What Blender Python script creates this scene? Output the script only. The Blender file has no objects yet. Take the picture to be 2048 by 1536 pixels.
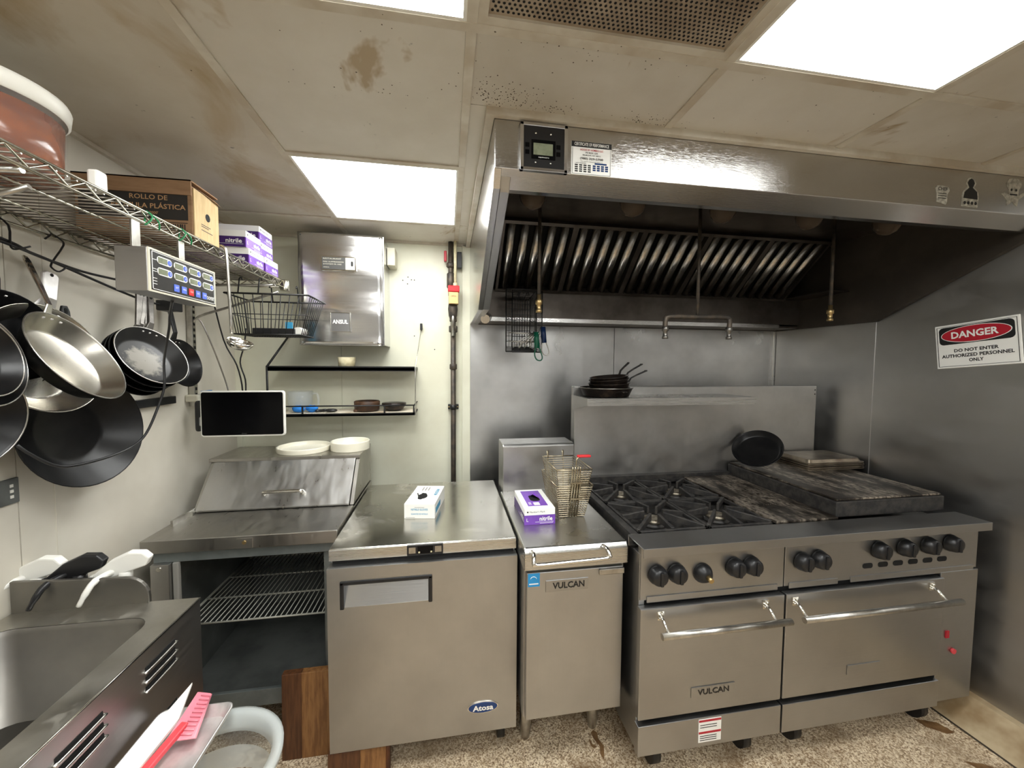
import bpy, bmesh, math, random
from mathutils import Vector, Matrix
random.seed(7)
SC = bpy.context.scene
COL = SC.collection
# ------------------------------------------------------------------ camera
F_PX, YAW, PITCH, ROLL, CAM_H = 773.0, math.radians(9.42), math.radians(2.97), math.radians(.38), 1.535
cam_d = bpy.data.cameras.new('camera'); cam_d.sensor_width = 36; cam_d.lens = F_PX / 2048 * 36
cam_d.clip_start = .02
cam = bpy.data.objects.new('camera', cam_d); COL.objects.link(cam)
_f = Vector((math.sin(YAW)*math.cos(PITCH), math.cos(YAW)*math.cos(PITCH), -math.sin(PITCH)))
_r = Vector((math.cos(YAW), -math.sin(YAW), 0)); _u = _r.cross(_f)
_r2 = _r*math.cos(ROLL) + _u*math.sin(ROLL); _u2 = -_r*math.sin(ROLL) + _u*math.cos(ROLL)
cam.matrix_world = Matrix(((_r2.x, _u2.x, -_f.x, 0), (_r2.y, _u2.y, -_f.y, 0), (_r2.z, _u2.z, -_f.z, CAM_H), (0, 0, 0, 1)))
SC.camera = cam
# ------------------------------------------------------------------ world, exposure
w = bpy.data.worlds.new('world'); SC.world = w; w.use_nodes = True
w.node_tree.nodes['Background'].inputs[0].default_value = (.9, .92, 1, 1)
w.node_tree.nodes['Background'].inputs[1].default_value = .05
SC.view_settings.view_transform = 'Standard'; SC.view_settings.look = 'None'
SC.view_settings.gamma = 1; SC.view_settings.use_curve_mapping = False
SC.view_settings.exposure = 0.0
PANEL_STRENGTH = 16.0
# ------------------------------------------------------------------ room measures
XL, XR, YB, YF, ZC = -1.18, 2.29, 2.42, -2.3, 2.258
# ------------------------------------------------------------------ materials
def nmat(name):
    m = bpy.data.materials.new(name); m.use_nodes = True
    return m, m.node_tree.nodes, m.node_tree.links, m.node_tree.nodes['Principled BSDF']
def rgba(c): return (c[0], c[1], c[2], 1)
def srgb(r, g, b):
    f = lambda v: (v/255/12.92) if v <= 10 else ((v/255+.055)/1.055)**2.4
    return (f(r), f(g), f(b))
def noise_fac(N, L, scale, stretch=(1, 1, 1), detail=4, lo=.35, hi=.65, rough=.6, dist=0):
    tc = N.new('ShaderNodeTexCoord'); mp = N.new('ShaderNodeMapping'); mp.inputs['Scale'].default_value = stretch
    no = N.new('ShaderNodeTexNoise'); no.inputs['Scale'].default_value = scale; no.inputs['Detail'].default_value = detail
    no.inputs['Roughness'].default_value = rough; no.inputs['Distortion'].default_value = dist
    mr = N.new('ShaderNodeMapRange'); mr.inputs['From Min'].default_value = lo; mr.inputs['From Max'].default_value = hi
    L.new(tc.outputs['Object'], mp.inputs['Vector']); L.new(mp.outputs['Vector'], no.inputs['Vector']); L.new(no.outputs['Fac'], mr.inputs['Value'])
    return mr.outputs['Result']
def mixc(N, L, fac, a, b):
    mx = N.new('ShaderNodeMix'); mx.data_type = 'RGBA'
    if fac is not None: L.new(fac, mx.inputs['Factor'])
    for i, c in ((6, a), (7, b)):
        if isinstance(c, tuple): mx.inputs[i].default_value = rgba(c)
        else: L.new(c, mx.inputs[i])
    return mx.outputs[2]
def bump(N, L, P, h, strength, dist=.001):
    b = N.new('ShaderNodeBump'); b.inputs['Strength'].default_value = strength; b.inputs['Distance'].default_value = dist
    L.new(h, b.inputs['Height']); L.new(b.outputs['Normal'], P.inputs['Normal'])
def mat(name, col, rough=.5, metal=0, col2=None, scale=10, stretch=(1, 1, 1), lo=.4, hi=.62, bmp=0, bscale=60, trans=0, ior=1.45, emit=0, coat=0, alpha=1, spec=None):
    m, N, L, P = nmat(name)
    P.inputs['Base Color'].default_value = rgba(col); P.inputs['Roughness'].default_value = rough; P.inputs['Metallic'].default_value = metal
    P.inputs['IOR'].default_value = ior; P.inputs['Transmission Weight'].default_value = trans; P.inputs['Coat Weight'].default_value = coat
    P.inputs['Alpha'].default_value = alpha
    if spec is not None: P.inputs['Specular IOR Level'].default_value = spec
    if col2: L.new(mixc(N, L, noise_fac(N, L, scale, stretch, lo=lo, hi=hi), col, col2), P.inputs['Base Color'])
    if bmp: bump(N, L, P, noise_fac(N, L, bscale, stretch, lo=0, hi=1), bmp)
    if emit: P.inputs['Emission Color'].default_value = rgba(col); P.inputs['Emission Strength'].default_value = emit
    return m
def steel(name, col, r0=.2, r1=.4, col2=None, scale=5, brush=(1, 1, 60), bscale=12, bs=.12, stain=None, stain_scale=9, slo=.56, shi=.7, wear_rough=None, aniso=0):
    """brushed stainless steel: cloudy tint, streaky roughness, fine grain; stain = dull non-metal grime patches"""
    m, N, L, P = nmat(name)
    P.inputs['Metallic'].default_value = 1
    c = mixc(N, L, noise_fac(N, L, scale, lo=.3, hi=.7), col, col2 or tuple(v*.8 for v in col))
    if stain:
        sf = noise_fac(N, L, stain_scale, lo=slo, hi=shi, detail=8, dist=.4)
        c = mixc(N, L, sf, c, stain)
        mm = N.new('ShaderNodeMapRange'); mm.inputs['To Min'].default_value = 1; mm.inputs['To Max'].default_value = .25
        L.new(sf, mm.inputs['Value']); L.new(mm.outputs['Result'], P.inputs['Metallic'])
    L.new(c, P.inputs['Base Color'])
    rf = noise_fac(N, L, bscale, tuple(1 if b == 1 else b for b in brush), lo=.3, hi=.7)
    mr = N.new('ShaderNodeMapRange'); mr.inputs['To Min'].default_value = r0; mr.inputs['To Max'].default_value = r1
    L.new(rf, mr.inputs['Value']); L.new(mr.outputs['Result'], P.inputs['Roughness'])
    if bs: bump(N, L, P, noise_fac(N, L, bscale*3, brush, lo=0, hi=1), bs, .0006)
    if aniso: P.inputs['Anisotropic'].default_value = aniso
    return m
M = {}
M['wall'] = mat('wall_panel_white', srgb(225, 225, 206), .42, 0, srgb(215, 213, 192), 2.5, bmp=.06, bscale=90)
M['wall_f'] = mat('wall_panel_front', srgb(206, 207, 208), .45, 0, srgb(190, 191, 193), 2)
M['wall_l'] = mat('wall_panel_left', srgb(214, 209, 196), .4, 0, srgb(200, 194, 180), 2, bmp=.06, bscale=90)
def ceiling_mat(name, base, dirt, stain, seed, slo=.61, shi=.66):
    m, N, L, P = nmat(name); P.inputs['Roughness'].default_value = .55
    a = mixc(N, L, noise_fac(N, L, 2.2+seed*.3, lo=.35, hi=.7, detail=6), base, dirt)
    b = mixc(N, L, noise_fac(N, L, 3.1+seed, (1, .55, 1), lo=slo, hi=shi, detail=5, dist=.5), a, stain)
    d = mixc(N, L, noise_fac(N, L, 30+seed*5, lo=.735, hi=.79, detail=2), b, tuple(v*.4 for v in base))
    L.new(d, P.inputs['Base Color']); bump(N, L, P, noise_fac(N, L, 120, lo=0, hi=1), .08)
    return m
M['tile'] = ceiling_mat('ceiling_tile_a', srgb(212, 207, 196), srgb(196, 189, 175), srgb(172, 154, 126), 0)
M['tile_stain'] = ceiling_mat('ceiling_tile_b', srgb(206, 201, 190), srgb(186, 178, 163), srgb(160, 140, 108), 1.1)
M['tile_brown'] = ceiling_mat('ceiling_tile_c', srgb(204, 198, 185), srgb(184, 174, 156), srgb(172, 154, 124), .4, .52, .66)
M['tbar'] = mat('t_bar', srgb(206, 200, 186), .5, 0, srgb(184, 172, 152), 6)
def floor_mat():
    m, N, L, P = nmat('floor_speckle'); P.inputs['Roughness'].default_value = .62
    tc = N.new('ShaderNodeTexCoord'); vo = N.new('ShaderNodeTexVoronoi'); vo.inputs['Scale'].default_value = 210
    L.new(tc.outputs['Object'], vo.inputs['Vector'])
    cr = N.new('ShaderNodeValToRGB'); e = cr.color_ramp.elements
    e[0].color = rgba(srgb(122, 98, 72)); e[1].color = rgba(srgb(236, 220, 192)); e[1].position = .85
    q = cr.color_ramp.elements.new(.4); q.color = rgba(srgb(190, 166, 134))
    sx = N.new('ShaderNodeSeparateColor'); L.new(vo.outputs['Color'], sx.inputs[0]); L.new(sx.outputs[0], cr.inputs['Fac'])
    c = mixc(N, L, noise_fac(N, L, 4, lo=.5, hi=.75, detail=6), cr.outputs['Color'], srgb(110, 82, 48))
    c2 = mixc(N, L, noise_fac(N, L, 1.6, lo=.45, hi=.9), c, srgb(166, 146, 120))
    L.new(c2, P.inputs['Base Color']); bump(N, L, P, vo.outputs['Distance'], .25, .002)
    return m
M['floor'] = floor_mat()
HB = (.5, .5, 42)   # horizontal grain
VB = (42, 42, .5)   # vertical grain
M['steel'] = steel('steel_brushed', (0.589, 0.582, 0.569), .26, .4, (0.510, 0.503, 0.492), brush=HB, bs=.05)
M['steel_door'] = steel('steel_door', (.455, .455, .452), .3, .42, (.40, .40, .397), brush=VB, bs=.03)
M['steel_top'] = steel('steel_top_worn', (.62, .605, .56), .17, .3, (.55, .535, .49), 4, (1, 1, 1), 5, .0, (.62, .58, .47), 4.5, .55, .8)
M['steel_lip'] = steel('steel_lip', (0.586, 0.580, 0.559), .22, .36, (0.526, 0.520, 0.499), 4, HB, 9, .04)
M['steel_lid'] = steel('steel_lid_scuffed', (.55, .545, .53), .26, .46, (.44, .435, .425), 4, (7, 2, 2), 4, .03)
M['steel_range'] = steel('steel_range', (.42, .42, .418), .28, .42, (.37, .37, .368), 4, HB, 9, .04)
M['steel_wall'] = steel('steel_wall', (.62, .617, .605), .24, .46, (.40, .397, .388), 2.2, (1.5, 1, .8), 3.2, .02)
M['steel_wall_r'] = steel('steel_wall_right', (0.553, 0.548, 0.539), .3, .46, (0.454, 0.449, 0.442), 2.2, (1, 1, 3), 4, .02)
M['steel_riser'] = steel('steel_riser', (.56, .553, .535), .28, .46, (.43, .423, .41), 4, (2, 1, 2), 5, .03, (.34, .30, .24), 3, .62, .95)
M['steel_hood'] = steel('steel_hood', (0.587, 0.578, 0.565), .12, .18, (0.547, 0.538, 0.525), 4, HB, 14, .4)
M['steel_box'] = steel('steel_box', (0.678, 0.678, 0.674), .16, .26, (0.620, 0.620, 0.620), 3, HB, 10, .03)
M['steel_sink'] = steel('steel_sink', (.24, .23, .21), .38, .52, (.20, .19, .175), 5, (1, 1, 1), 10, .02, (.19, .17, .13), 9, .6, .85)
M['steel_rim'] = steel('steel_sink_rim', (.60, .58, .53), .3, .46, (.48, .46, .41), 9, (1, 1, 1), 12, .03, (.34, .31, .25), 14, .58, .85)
M['steel_sink_side'] = steel('steel_sink_side', (0.388, 0.377, 0.370), .3, .42, (0.351, 0.342, 0.337), 4, (1, .5, 40), 9, .03)
M['chrome'] = mat('chrome', (.75, .73, .68), .14, 1)
M['chrome_wire'] = mat('chrome_wire', (.6, .57, .47), .26, 1, (.42, .4, .33), 30)
M['mat_wire'] = mat('mat_wire', (.34, .32, .28), .34, .9, (.24, .22, .19), 30)
M['alum'] = mat('aluminium', (.80, .78, .76), .4, .8, (.6, .58, .56), 14)
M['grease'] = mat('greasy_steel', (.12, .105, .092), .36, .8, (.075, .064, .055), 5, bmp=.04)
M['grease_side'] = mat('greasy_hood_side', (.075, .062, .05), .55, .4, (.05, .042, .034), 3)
M['baffle'] = mat('baffle_steel', (.56, .54, .51), .27, 1, (.30, .28, .255), 10, (1, 1, 1))
M['iron'] = mat('cast_iron', (.028, .027, .027), .5, .3, (.06, .055, .05), 30, bmp=.35, bscale=160)
M['iron_edge'] = mat('burner_ring', (.42, .38, .3), .45, .8, (.2, .16, .12), 60)
M['burnt'] = mat('burnt_pan', (.018, .014, .012), .3, .35, (.07, .045, .03), 26, lo=.5, hi=.75, bmp=.4, bscale=90)
M['nonstick'] = mat('nonstick_black', (.006, .006, .0065), .3, 0, (.010, .010, .010), 20, bmp=.05, bscale=300, spec=.32)
M['black'] = mat('black_plastic', (.012, .012, .013), .35)
M['black_gloss'] = mat('black_gloss', (.003, .003, .0035), .12, spec=.12)
M['label_grey'] = mat('label_grey', srgb(74, 74, 72), .5)
M['black_metal'] = mat('black_painted_metal', (.014, .014, .014), .4, .2)
M['wire_black'] = mat('black_wire', (.02, .02, .02), .4, .3)
M['rubber'] = mat('rubber_grey', srgb(150, 148, 142), .6)
M['dark_in'] = mat('dark_liner', srgb(104, 107, 104), .4, .35, srgb(84, 87, 85), 6)
M['frame_grey'] = mat('grey_frame', srgb(122, 128, 127), .4, .45, srgb(104, 110, 110), 8)
M['void'] = mat('black_void', (.004, .004, .004), .8)
M['white'] = mat('white_plastic', srgb(236, 235, 228), .35)
M['ceramic'] = mat('white_ceramic', srgb(236, 232, 214), .22, coat=.3)
M['cream'] = mat('cream_stoneware', srgb(222, 214, 180), .4, 0, srgb(196, 184, 146), 24)
M['beige'] = mat('beige_plastic', srgb(206, 202, 184), .45)
M['card'] = mat('cardboard', srgb(146, 114, 84), .8, 0, srgb(130, 100, 72), 9, (1, 1, 6))
M['card_light'] = mat('cardboard_light', srgb(202, 176, 132), .8, 0, srgb(186, 160, 116), 12, (1, 6, 1))
M['print_dark'] = mat('dark_print', (.02, .017, .014), .7)
M['print_tan'] = mat('tan_print', srgb(178, 138, 98), .8)
M['ink'] = mat('black_ink', (.012, .012, .012), .55)
M['paper'] = mat('white_paper', srgb(240, 240, 236), .5)
M['purple'] = mat('purple_card', srgb(120, 72, 178), .4, 0, srgb(104, 58, 160), 8)
M['purple_shade'] = mat('purple_card_shaded', srgb(66, 38, 104), .4)
M['blue'] = mat('blue_ink', srgb(60, 150, 190), .5)
M['navy'] = mat('navy_enamel', srgb(26, 58, 110), .25)
M['red'] = mat('red_plastic', srgb(206, 34, 40), .35)
M['red_sign'] = mat('red_print', srgb(176, 32, 48), .4)
M['sky_label'] = mat('blue_label', srgb(40, 140, 200), .4)
M['blue_btn'] = mat('blue_button', srgb(84, 110, 206), .4)
M['lcd'] = mat('lcd_grey', srgb(128, 134, 112), .25, 0, srgb(110, 116, 96), 40)
M['green'] = mat('green_vinyl', srgb(10, 84, 62), .4)
M['blue_vinyl'] = mat('blue_vinyl', srgb(14, 38, 78), .4)
M['green_tie'] = mat('green_twist_tie', srgb(40, 130, 80), .4)
M['tape'] = mat('blue_tape', srgb(30, 110, 180), .6)
M['brass'] = mat('brass', (.5, .37, .18), .42, 1)
M['pipe'] = mat('black_iron_pipe', (.055, .048, .042), .5, .5, (.1, .08, .06), 30)
M['glass'] = mat('clear_plastic', (.8, .86, .85), .06, alpha=.05)
M['glass_rim'] = mat('clear_plastic_rim', (.75, .8, .79), .1, alpha=.42)
M['glass_thin'] = mat('clear_glass', (.8, .86, .86), .05, alpha=.2)
M['frost'] = mat('frosted_lid', srgb(232, 230, 220), .4, alpha=.92)
M['sauce'] = mat('red_brown_sauce', srgb(142, 70, 16), .16, 0, srgb(100, 42, 8), 4, (1, 1, 2.5))
M['blue_cloth'] = mat('blue_cloth', srgb(40, 130, 220), .8)
M['wood_a'] = mat('wood_honey', srgb(146, 104, 62), .5, 0, srgb(116, 78, 44), 14, (6, 6, .6))
M['wood_b'] = mat('wood_brown', srgb(100, 64, 38), .5, 0, srgb(76, 46, 26), 14, (6, 6, .6))
M['wood_c'] = mat('wood_dark', srgb(92, 52, 26), .5, 0, srgb(64, 34, 16), 14, (6, 6, .6))
M['wood_bowl'] = mat('brown_bowl', srgb(78, 54, 36), .5, 0, srgb(52, 34, 22), 22)
M['liner'] = mat('shelf_liner', srgb(222, 212, 192), .6, 0, srgb(184, 164, 136), 7, lo=.55, hi=.7)
M['pink'] = mat('pink_plastic', srgb(236, 160, 172), .35, 0, srgb(224, 130, 146), 10)
M['coral'] = mat('red_handle_plastic', srgb(214, 70, 78), .4)
M['stain_tray'] = mat('stained_aluminium', (.33, .28, .21), .36, .8, (.11, .08, .055), 7, lo=.35, hi=.65)
M['griddle'] = None
M['handle_dark'] = mat('handle_dark_steel', (.24, .23, .21), .36, .9, (.14, .13, .12), 20)
M['handle_steel'] = mat('handle_steel', (.55, .54, .5), .3, 1, (.4, .38, .35), 20)
M['grout'] = mat('cove_base', srgb(190, 172, 140), .6, 0, srgb(150, 126, 92), 5, bmp=.15)
def griddle_mat():
    m, N, L, P = nmat('griddle_worn_sheen')
    c = mixc(N, L, noise_fac(N, L, 14, lo=.35, hi=.7, detail=9, rough=.75), (.016, .013, .011), (.07, .055, .042))
    big = noise_fac(N, L, 3.2, (2.6, .9, 1), lo=.43, hi=.56, detail=3); fine = noise_fac(N, L, 55, (1.4, .6, 1), lo=.38, hi=.62, detail=6)
    mu = N.new('ShaderNodeMath'); mu.operation = 'MULTIPLY'; L.new(big, mu.inputs[0]); L.new(fine, mu.inputs[1])
    c = mixc(N, L, mu.outputs[0], c, (.5, .43, .35)); L.new(c, P.inputs['Base Color'])  # pale patches show wear and also paint reflected light
    P.inputs['Metallic'].default_value = .7; P.inputs['Roughness'].default_value = .4
    bump(N, L, P, noise_fac(N, L, 40, lo=0, hi=1), .4, .002)
    return m
M['griddle'] = griddle_mat()
def scratched_mat():
    m, N, L, P = nmat('nonstick_scratched'); P.inputs['Roughness'].default_value = .4
    tc = N.new('ShaderNodeTexCoord'); ln = N.new('ShaderNodeVectorMath'); ln.operation = 'LENGTH'
    mp = N.new('ShaderNodeMapping'); mp.inputs['Scale'].default_value = (1, 1, 0)
    L.new(tc.outputs['Object'], mp.inputs['Vector']); L.new(mp.outputs['Vector'], ln.inputs[0])
    nz = noise_fac(N, L, 45, lo=.2, hi=.8, detail=6)
    ad = N.new('ShaderNodeMath'); ad.operation = 'MULTIPLY_ADD'; ad.inputs[1].default_value = -.05; L.new(nz, ad.inputs[0]); L.new(ln.outputs['Value'], ad.inputs[2])
    mr = N.new('ShaderNodeMapRange'); mr.inputs['From Min'].default_value = .015; mr.inputs['From Max'].default_value = .035; mr.inputs['To Min'].default_value = 1; mr.inputs['To Max'].default_value = 0
    L.new(ad.outputs[0], mr.inputs['Value'])
    L.new(mixc(N, L, mr.outputs['Result'], (.016, .016, .016), (.27, .25, .21)), P.inputs['Base Color'])
    return m
M['scratched'] = scratched_mat()
def panel_emit():
    m, N, L, P = nmat('lit_diffuser'); P.inputs['Base Color'].default_value = (.8, .8, .76, 1)
    tc = mixc(N, L, noise_fac(N, L, 75, lo=.71, hi=.76, detail=3), (.985, 1, .985), (.5, .42, .25))
    L.new(tc, P.inputs['Emission Color']); P.inputs['Emission Strength'].default_value = PANEL_STRENGTH
    P.inputs['Roughness'].default_value = .5
    return m
M['lamp'] = panel_emit()
# ------------------------------------------------------------------ mesh builder
ORG = {}
class B:
    def __init__(s): s.v = []; s.f = []; s.sm = []
    def add(s, vs, fs, sm=False):
        o = len(s.v); s.v += [Vector(p) for p in vs]; s.f += [tuple(i+o for i in f) for f in fs]; s.sm += [sm]*len(fs); return s
    def box(s, x0, x1, y0, y1, z0, z1):
        return s.add([(x, y, z) for x in (x0, x1) for y in (y0, y1) for z in (z0, z1)], [(0, 1, 3, 2), (4, 6, 7, 5), (0, 4, 5, 1), (2, 3, 7, 6), (0, 2, 6, 4), (1, 5, 7, 3)])
    def obox(s, c, ax, ay, az, hx, hy, hz):
        c, ax, ay, az = Vector(c), Vector(ax).normalized(), Vector(ay).normalized(), Vector(az).normalized()
        return s.add([c+ax*i*hx+ay*j*hy+az*k*hz for i in (-1, 1) for j in (-1, 1) for k in (-1, 1)], [(0, 1, 3, 2), (4, 6, 7, 5), (0, 4, 5, 1), (2, 3, 7, 6), (0, 2, 6, 4), (1, 5, 7, 3)])
    def prism(s, poly, ax, a, b, sm=False):
        g = {'x': lambda p, t: (t, p[0], p[1]), 'y': lambda p, t: (p[0], t, p[1]), 'z': lambda p, t: (p[0], p[1], t)}[ax]
        n = len(poly)
        s.add([g(p, a) for p in poly]+[g(p, b) for p in poly], [(i, (i+1) % n, n+(i+1) % n, n+i) for i in range(n)], sm)
        o = len(s.v)-2*n; s.f += [tuple(range(o, o+n)), tuple(range(o+2*n-1, o+n-1, -1))]; s.sm += [False]*2
        return s
    def loft(s, loops, cap0=False, cap1=False, sm=True, closed=True):
        n = len(loops[0]); o = len(s.v)
        for l in loops: s.v += [Vector(p) for p in l]
        for k in range(len(loops)-1):
            for i in range(n if closed else n-1):
                j = (i+1) % n; s.f.append((o+k*n+i, o+k*n+j, o+(k+1)*n+j, o+(k+1)*n+i)); s.sm.append(sm)
        if cap0: s.f.append(tuple(range(o, o+n))); s.sm.append(False)
        if cap1: s.f.append(tuple(range(o+(len(loops)-1)*n, o+len(loops)*n))); s.sm.append(False)
        return s
    def tube(s, pts, r, n=6, closed=False, caps=True):
        pts = [Vector(p) for p in pts]; m = len(pts); loops = []; up = None
        for i, p in enumerate(pts):
            if closed: d = (pts[(i+1) % m]-pts[i-1])
            else: d = pts[min(i+1, m-1)]-pts[max(i-1, 0)]
            d.normalize()
            if up is None: up = d.orthogonal().normalized()
            up = (up-d*up.dot(d));
            if up.length < 1e-6: up = d.orthogonal()
            up.normalize(); sd = d.cross(up)
            rr = r[i] if isinstance(r, (list, tuple)) else r
            loops.append([p+up*math.cos(2*math.pi*k/n)*rr+sd*math.sin(2*math.pi*k/n)*rr for k in range(n)])
        if closed: loops.append(loops[0]); return s.loft(loops)
        return s.loft(loops, caps, caps)
    def cyl(s, a, b, r, r2=None, n=16):
        return s.tube([a, b], [r, r if r2 is None else r2], n)
    def lathe(s, prof, c=(0, 0, 0), n=32, cap0=False, cap1=False, axis='z'):
        c = Vector(c); loops = []
        for r, z in prof:
            l = []
            for k in range(n):
                a = 2*math.pi*k/n; x, y = r*math.cos(a), r*math.sin(a)
                l.append(c+Vector({'z': (x, y, z), 'y': (x, -z, y), 'x': (z, x, y)}[axis]))
            loops.append(l)
        return s.loft(loops, cap0, cap1)
    def sphere(s, c, r, n=12, sx=1, sy=1, sz=1):
        c = Vector(c); loops = []
        for i in range(1, n//2):
            t = math.pi*i/(n//2)
            loops.append([c+Vector((sx*r*math.sin(t)*math.cos(2*math.pi*k/n), sy*r*math.sin(t)*math.sin(2*math.pi*k/n), sz*r*math.cos(t))) for k in range(n)])
        return s.loft(loops, True, True)
    def build(s, name, m, parent=None, bev=0, seg=2, local=False):
        if parent is not None: o = ORG.get(parent, Vector((0, 0, 0)))
        elif local: o = Vector((0, 0, 0))
        else:
            xs = [p.x for p in s.v]; ys = [p.y for p in s.v]; zs = [p.z for p in s.v]
            o = Vector(((min(xs)+max(xs))/2, (min(ys)+max(ys))/2, min(zs)))
        me = bpy.data.meshes.new(name); me.from_pydata([tuple(p-o) for p in s.v], [], s.f)
        me.polygons.foreach_set('use_smooth', s.sm)
        bm = bmesh.new(); bm.from_mesh(me); bmesh.ops.recalc_face_normals(bm, faces=bm.faces); bm.to_mesh(me); bm.free()
        ob = bpy.data.objects.new(name, me); COL.objects.link(ob)
        me.materials.append(M[m] if isinstance(m, str) else m)
        if parent is not None: ob.parent = parent; ORG[ob] = o
        else: ob.location = o; ORG[ob] = o
        if bev:
            md = ob.modifiers.new('bevel', 'BEVEL'); md.width = bev; md.segments = seg; md.limit_method = 'ANGLE'; md.angle_limit = math.radians(40)
        return ob
def box(*a): return B().box(*a)
def tag(o, label, cat, group=None):
    o['label'] = label; o['category'] = cat
    if group: o['group'] = group
    return o
def thing(name, label, cat, loc, group=None):
    o = bpy.data.objects.new(name, None); COL.objects.link(o); o.location = loc; o.empty_display_size = .05
    ORG[o] = Vector(loc); return tag(o, label, cat, group)
def struct(o): o['kind'] = 'structure'; return o
def plabel(o, l): o['label'] = l; return o
def stuff(o): o['kind'] = 'stuff'; return o
def copy_tree(root, name=None):
    r = root.copy(); COL.objects.link(r); ORG[r] = ORG.get(root, Vector())
    for ch in list(root.children):
        c = ch.copy(); COL.objects.link(c); c.parent = r
        for g in list(ch.children):
            d = g.copy(); COL.objects.link(d); d.parent = c
    return r
def rrect(x0, x1, y0, y1, r, n=5):
    out = []
    for cx, cy, a0 in ((x1-r, y1-r, 0), (x0+r, y1-r, 90), (x0+r, y0+r, 180), (x1-r, y0+r, 270)):
        for k in range(n+1):
            a = math.radians(a0+90*k/n); out.append((cx+r*math.cos(a), cy+r*math.sin(a)))
    return out
DG = None
def text(parent, s, m, org, xd, yd, h, wd=None, align='C', bold=0, ext=.0004, name='lettering'):
    """flat printed lettering: s fitted to height h (and width wd); org = centre (or left-middle)"""
    cu = bpy.data.curves.new('t', 'FONT'); cu.body = s; cu.size = 1; cu.offset = bold; cu.resolution_u = 2
    ob = bpy.data.objects.new('t', cu); COL.objects.link(ob)
    dg = bpy.context.evaluated_depsgraph_get(); me = bpy.data.meshes.new_from_object(ob.evaluated_get(dg))
    bpy.data.objects.remove(ob); bpy.data.curves.remove(cu)
    xs = [v.co.x for v in me.vertices]; ys = [v.co.y for v in me.vertices]
    x0, x1, y0, y1 = min(xs), max(xs), min(ys), max(ys)
    sy = h/(y1-y0); sx = (wd/(x1-x0)) if wd else sy
    xd, yd = Vector(xd).normalized(), Vector(yd).normalized(); n = xd.cross(yd); org = Vector(org); o = ORG[parent]
    ax = x0 if align == 'L' else (x0+x1)/2
    for v in me.vertices:
        v.co = org+xd*((v.co.x-ax)*sx)+yd*((v.co.y-(y0+y1)/2)*sy)+n*ext-o
    me.name = name; me.materials.append(M[m]); t = bpy.data.objects.new(name, me); COL.objects.link(t); t.parent = parent; ORG[t] = o
    return t
def arc(c, r, a0, a1, n, u, v):
    c, u, v = Vector(c), Vector(u), Vector(v)
    return [c+u*r*math.cos(math.radians(a0+(a1-a0)*k/n))+v*r*math.sin(math.radians(a0+(a1-a0)*k/n)) for k in range(n+1)]
def ease(pts, k=4):
    """smooth a polyline (Catmull-Rom)"""
    P = [Vector(p) for p in pts]; out = []
    for i in range(len(P)-1):
        p0, p1, p2, p3 = P[max(i-1, 0)], P[i], P[i+1], P[min(i+2, len(P)-1)]
        for j in range(k):
            t = j/k
            out.append(.5*((2*p1)+(p2-p0)*t+(2*p0-5*p1+4*p2-p3)*t*t+(3*p1-p0-3*p2+p3)*t**3))
    return out+[P[-1]]
X, Y, Z = Vector((1, 0, 0)), Vector((0, 1, 0)), Vector((0, 0, 1))
# ================================================================== SETTING
fl = struct(box(XL-.1, XR+.1, YF-.1, YB+.1, -.1, 0).build('floor', 'floor'))
wl = struct(box(XL-.1, XL, YF-.1, YB+.1, 0, ZC+.1).build('wall_left', 'wall_l'))
wb = struct(box(XL-.1, XR+.1, YB, YB+.1, 0, ZC+.1).build('wall_back', 'wall'))
wr = struct(box(XR, XR+.1, YF-.1, YB+.1, 0, ZC+.1).build('wall_right', 'steel_wall_r'))
wf = struct(box(XL-.1, XR+.1, YF-.1, YF, 0, ZC+.1).build('wall_front', 'wall_f'))
# left wall: panels with seams
ys = [YF, -.95, .2, 1.262, 1.368, 2.40]
for a, b in zip(ys[:-1], ys[1:]): box(XL, XL+.004, a+.0015, b-.0015, .1, ZC-.005).build('wall_panel', 'wall_l', wl)
for y in (1.368,): box(XL, XL+.006, y-.006, y+.006, .1, ZC-.005).build('seam_strip', 'wall_l', wl)
# back wall: white panels, corner strip, steel cladding
for a, b in ((XL+.03, -.62), (-.617, .088)): box(a, b, YB-.004, YB, .1, ZC-.005).build('wall_panel', 'wall', wb)
box(XL, XL+.03, YB-.03, YB, .1, ZC-.005).build('corner_strip', 'wall', wb)
for px, pz in ((-.265, 2.03), (-.235, 2.05), (-.238, 2.01), (-.215, 2.035), (-.198, 2.034), (-.2, 1.7), (-.08, 1.62)):
    B().cyl((px, YB-.006, pz), (px, YB-.003, pz), .0035, n=8).build('screw_hole', 'ink', wb)
for a, b in ((.135, 1.075), (1.079, 2.255)): box(a, b, YB-.016, YB, .1, 2.0).build('steel_sheet', 'steel_wall', wb)
box(2.24, 2.289, YB-.022, YB-.016, .1, 2.0).build('corner_angle', 'steel', wb)
box(2.263, 2.267, YB-.0235, YB-.022, .1, 2.0).build('corner_angle_edge', 'chrome', wb)
tr = struct(box(.086, .136, YB-.02, YB, .1, ZC-.004).build('trim_1', 'wall', bev=.002))
for a, b in ((YF, .0), (.003, 1.757), (1.762, YB-.025)): box(XR-.006, XR, a, b, .1, 2.2).build('steel_sheet', 'steel_wall_r', wr)
box(XR-.009, XR-.004, 1.752, 1.768, .1, 2.2).build('seam_strip', 'steel_wall_r', wr)
bb = struct(B().prism([(2.15, 0), (2.166, .012), (2.238, .088), (2.25, .1), (2.289, .1), (2.289, 0)], 'y', YF, YB-.03).build('baseboard_right', 'grout'))
box(2.140, 2.152, YF, YB-.03, .0, .0008).build('seam_line', 'grease', fl)
M['spill'] = mat('brown_spill', srgb(128, 98, 64), .5, 0, srgb(104, 74, 44), 40)
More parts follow.
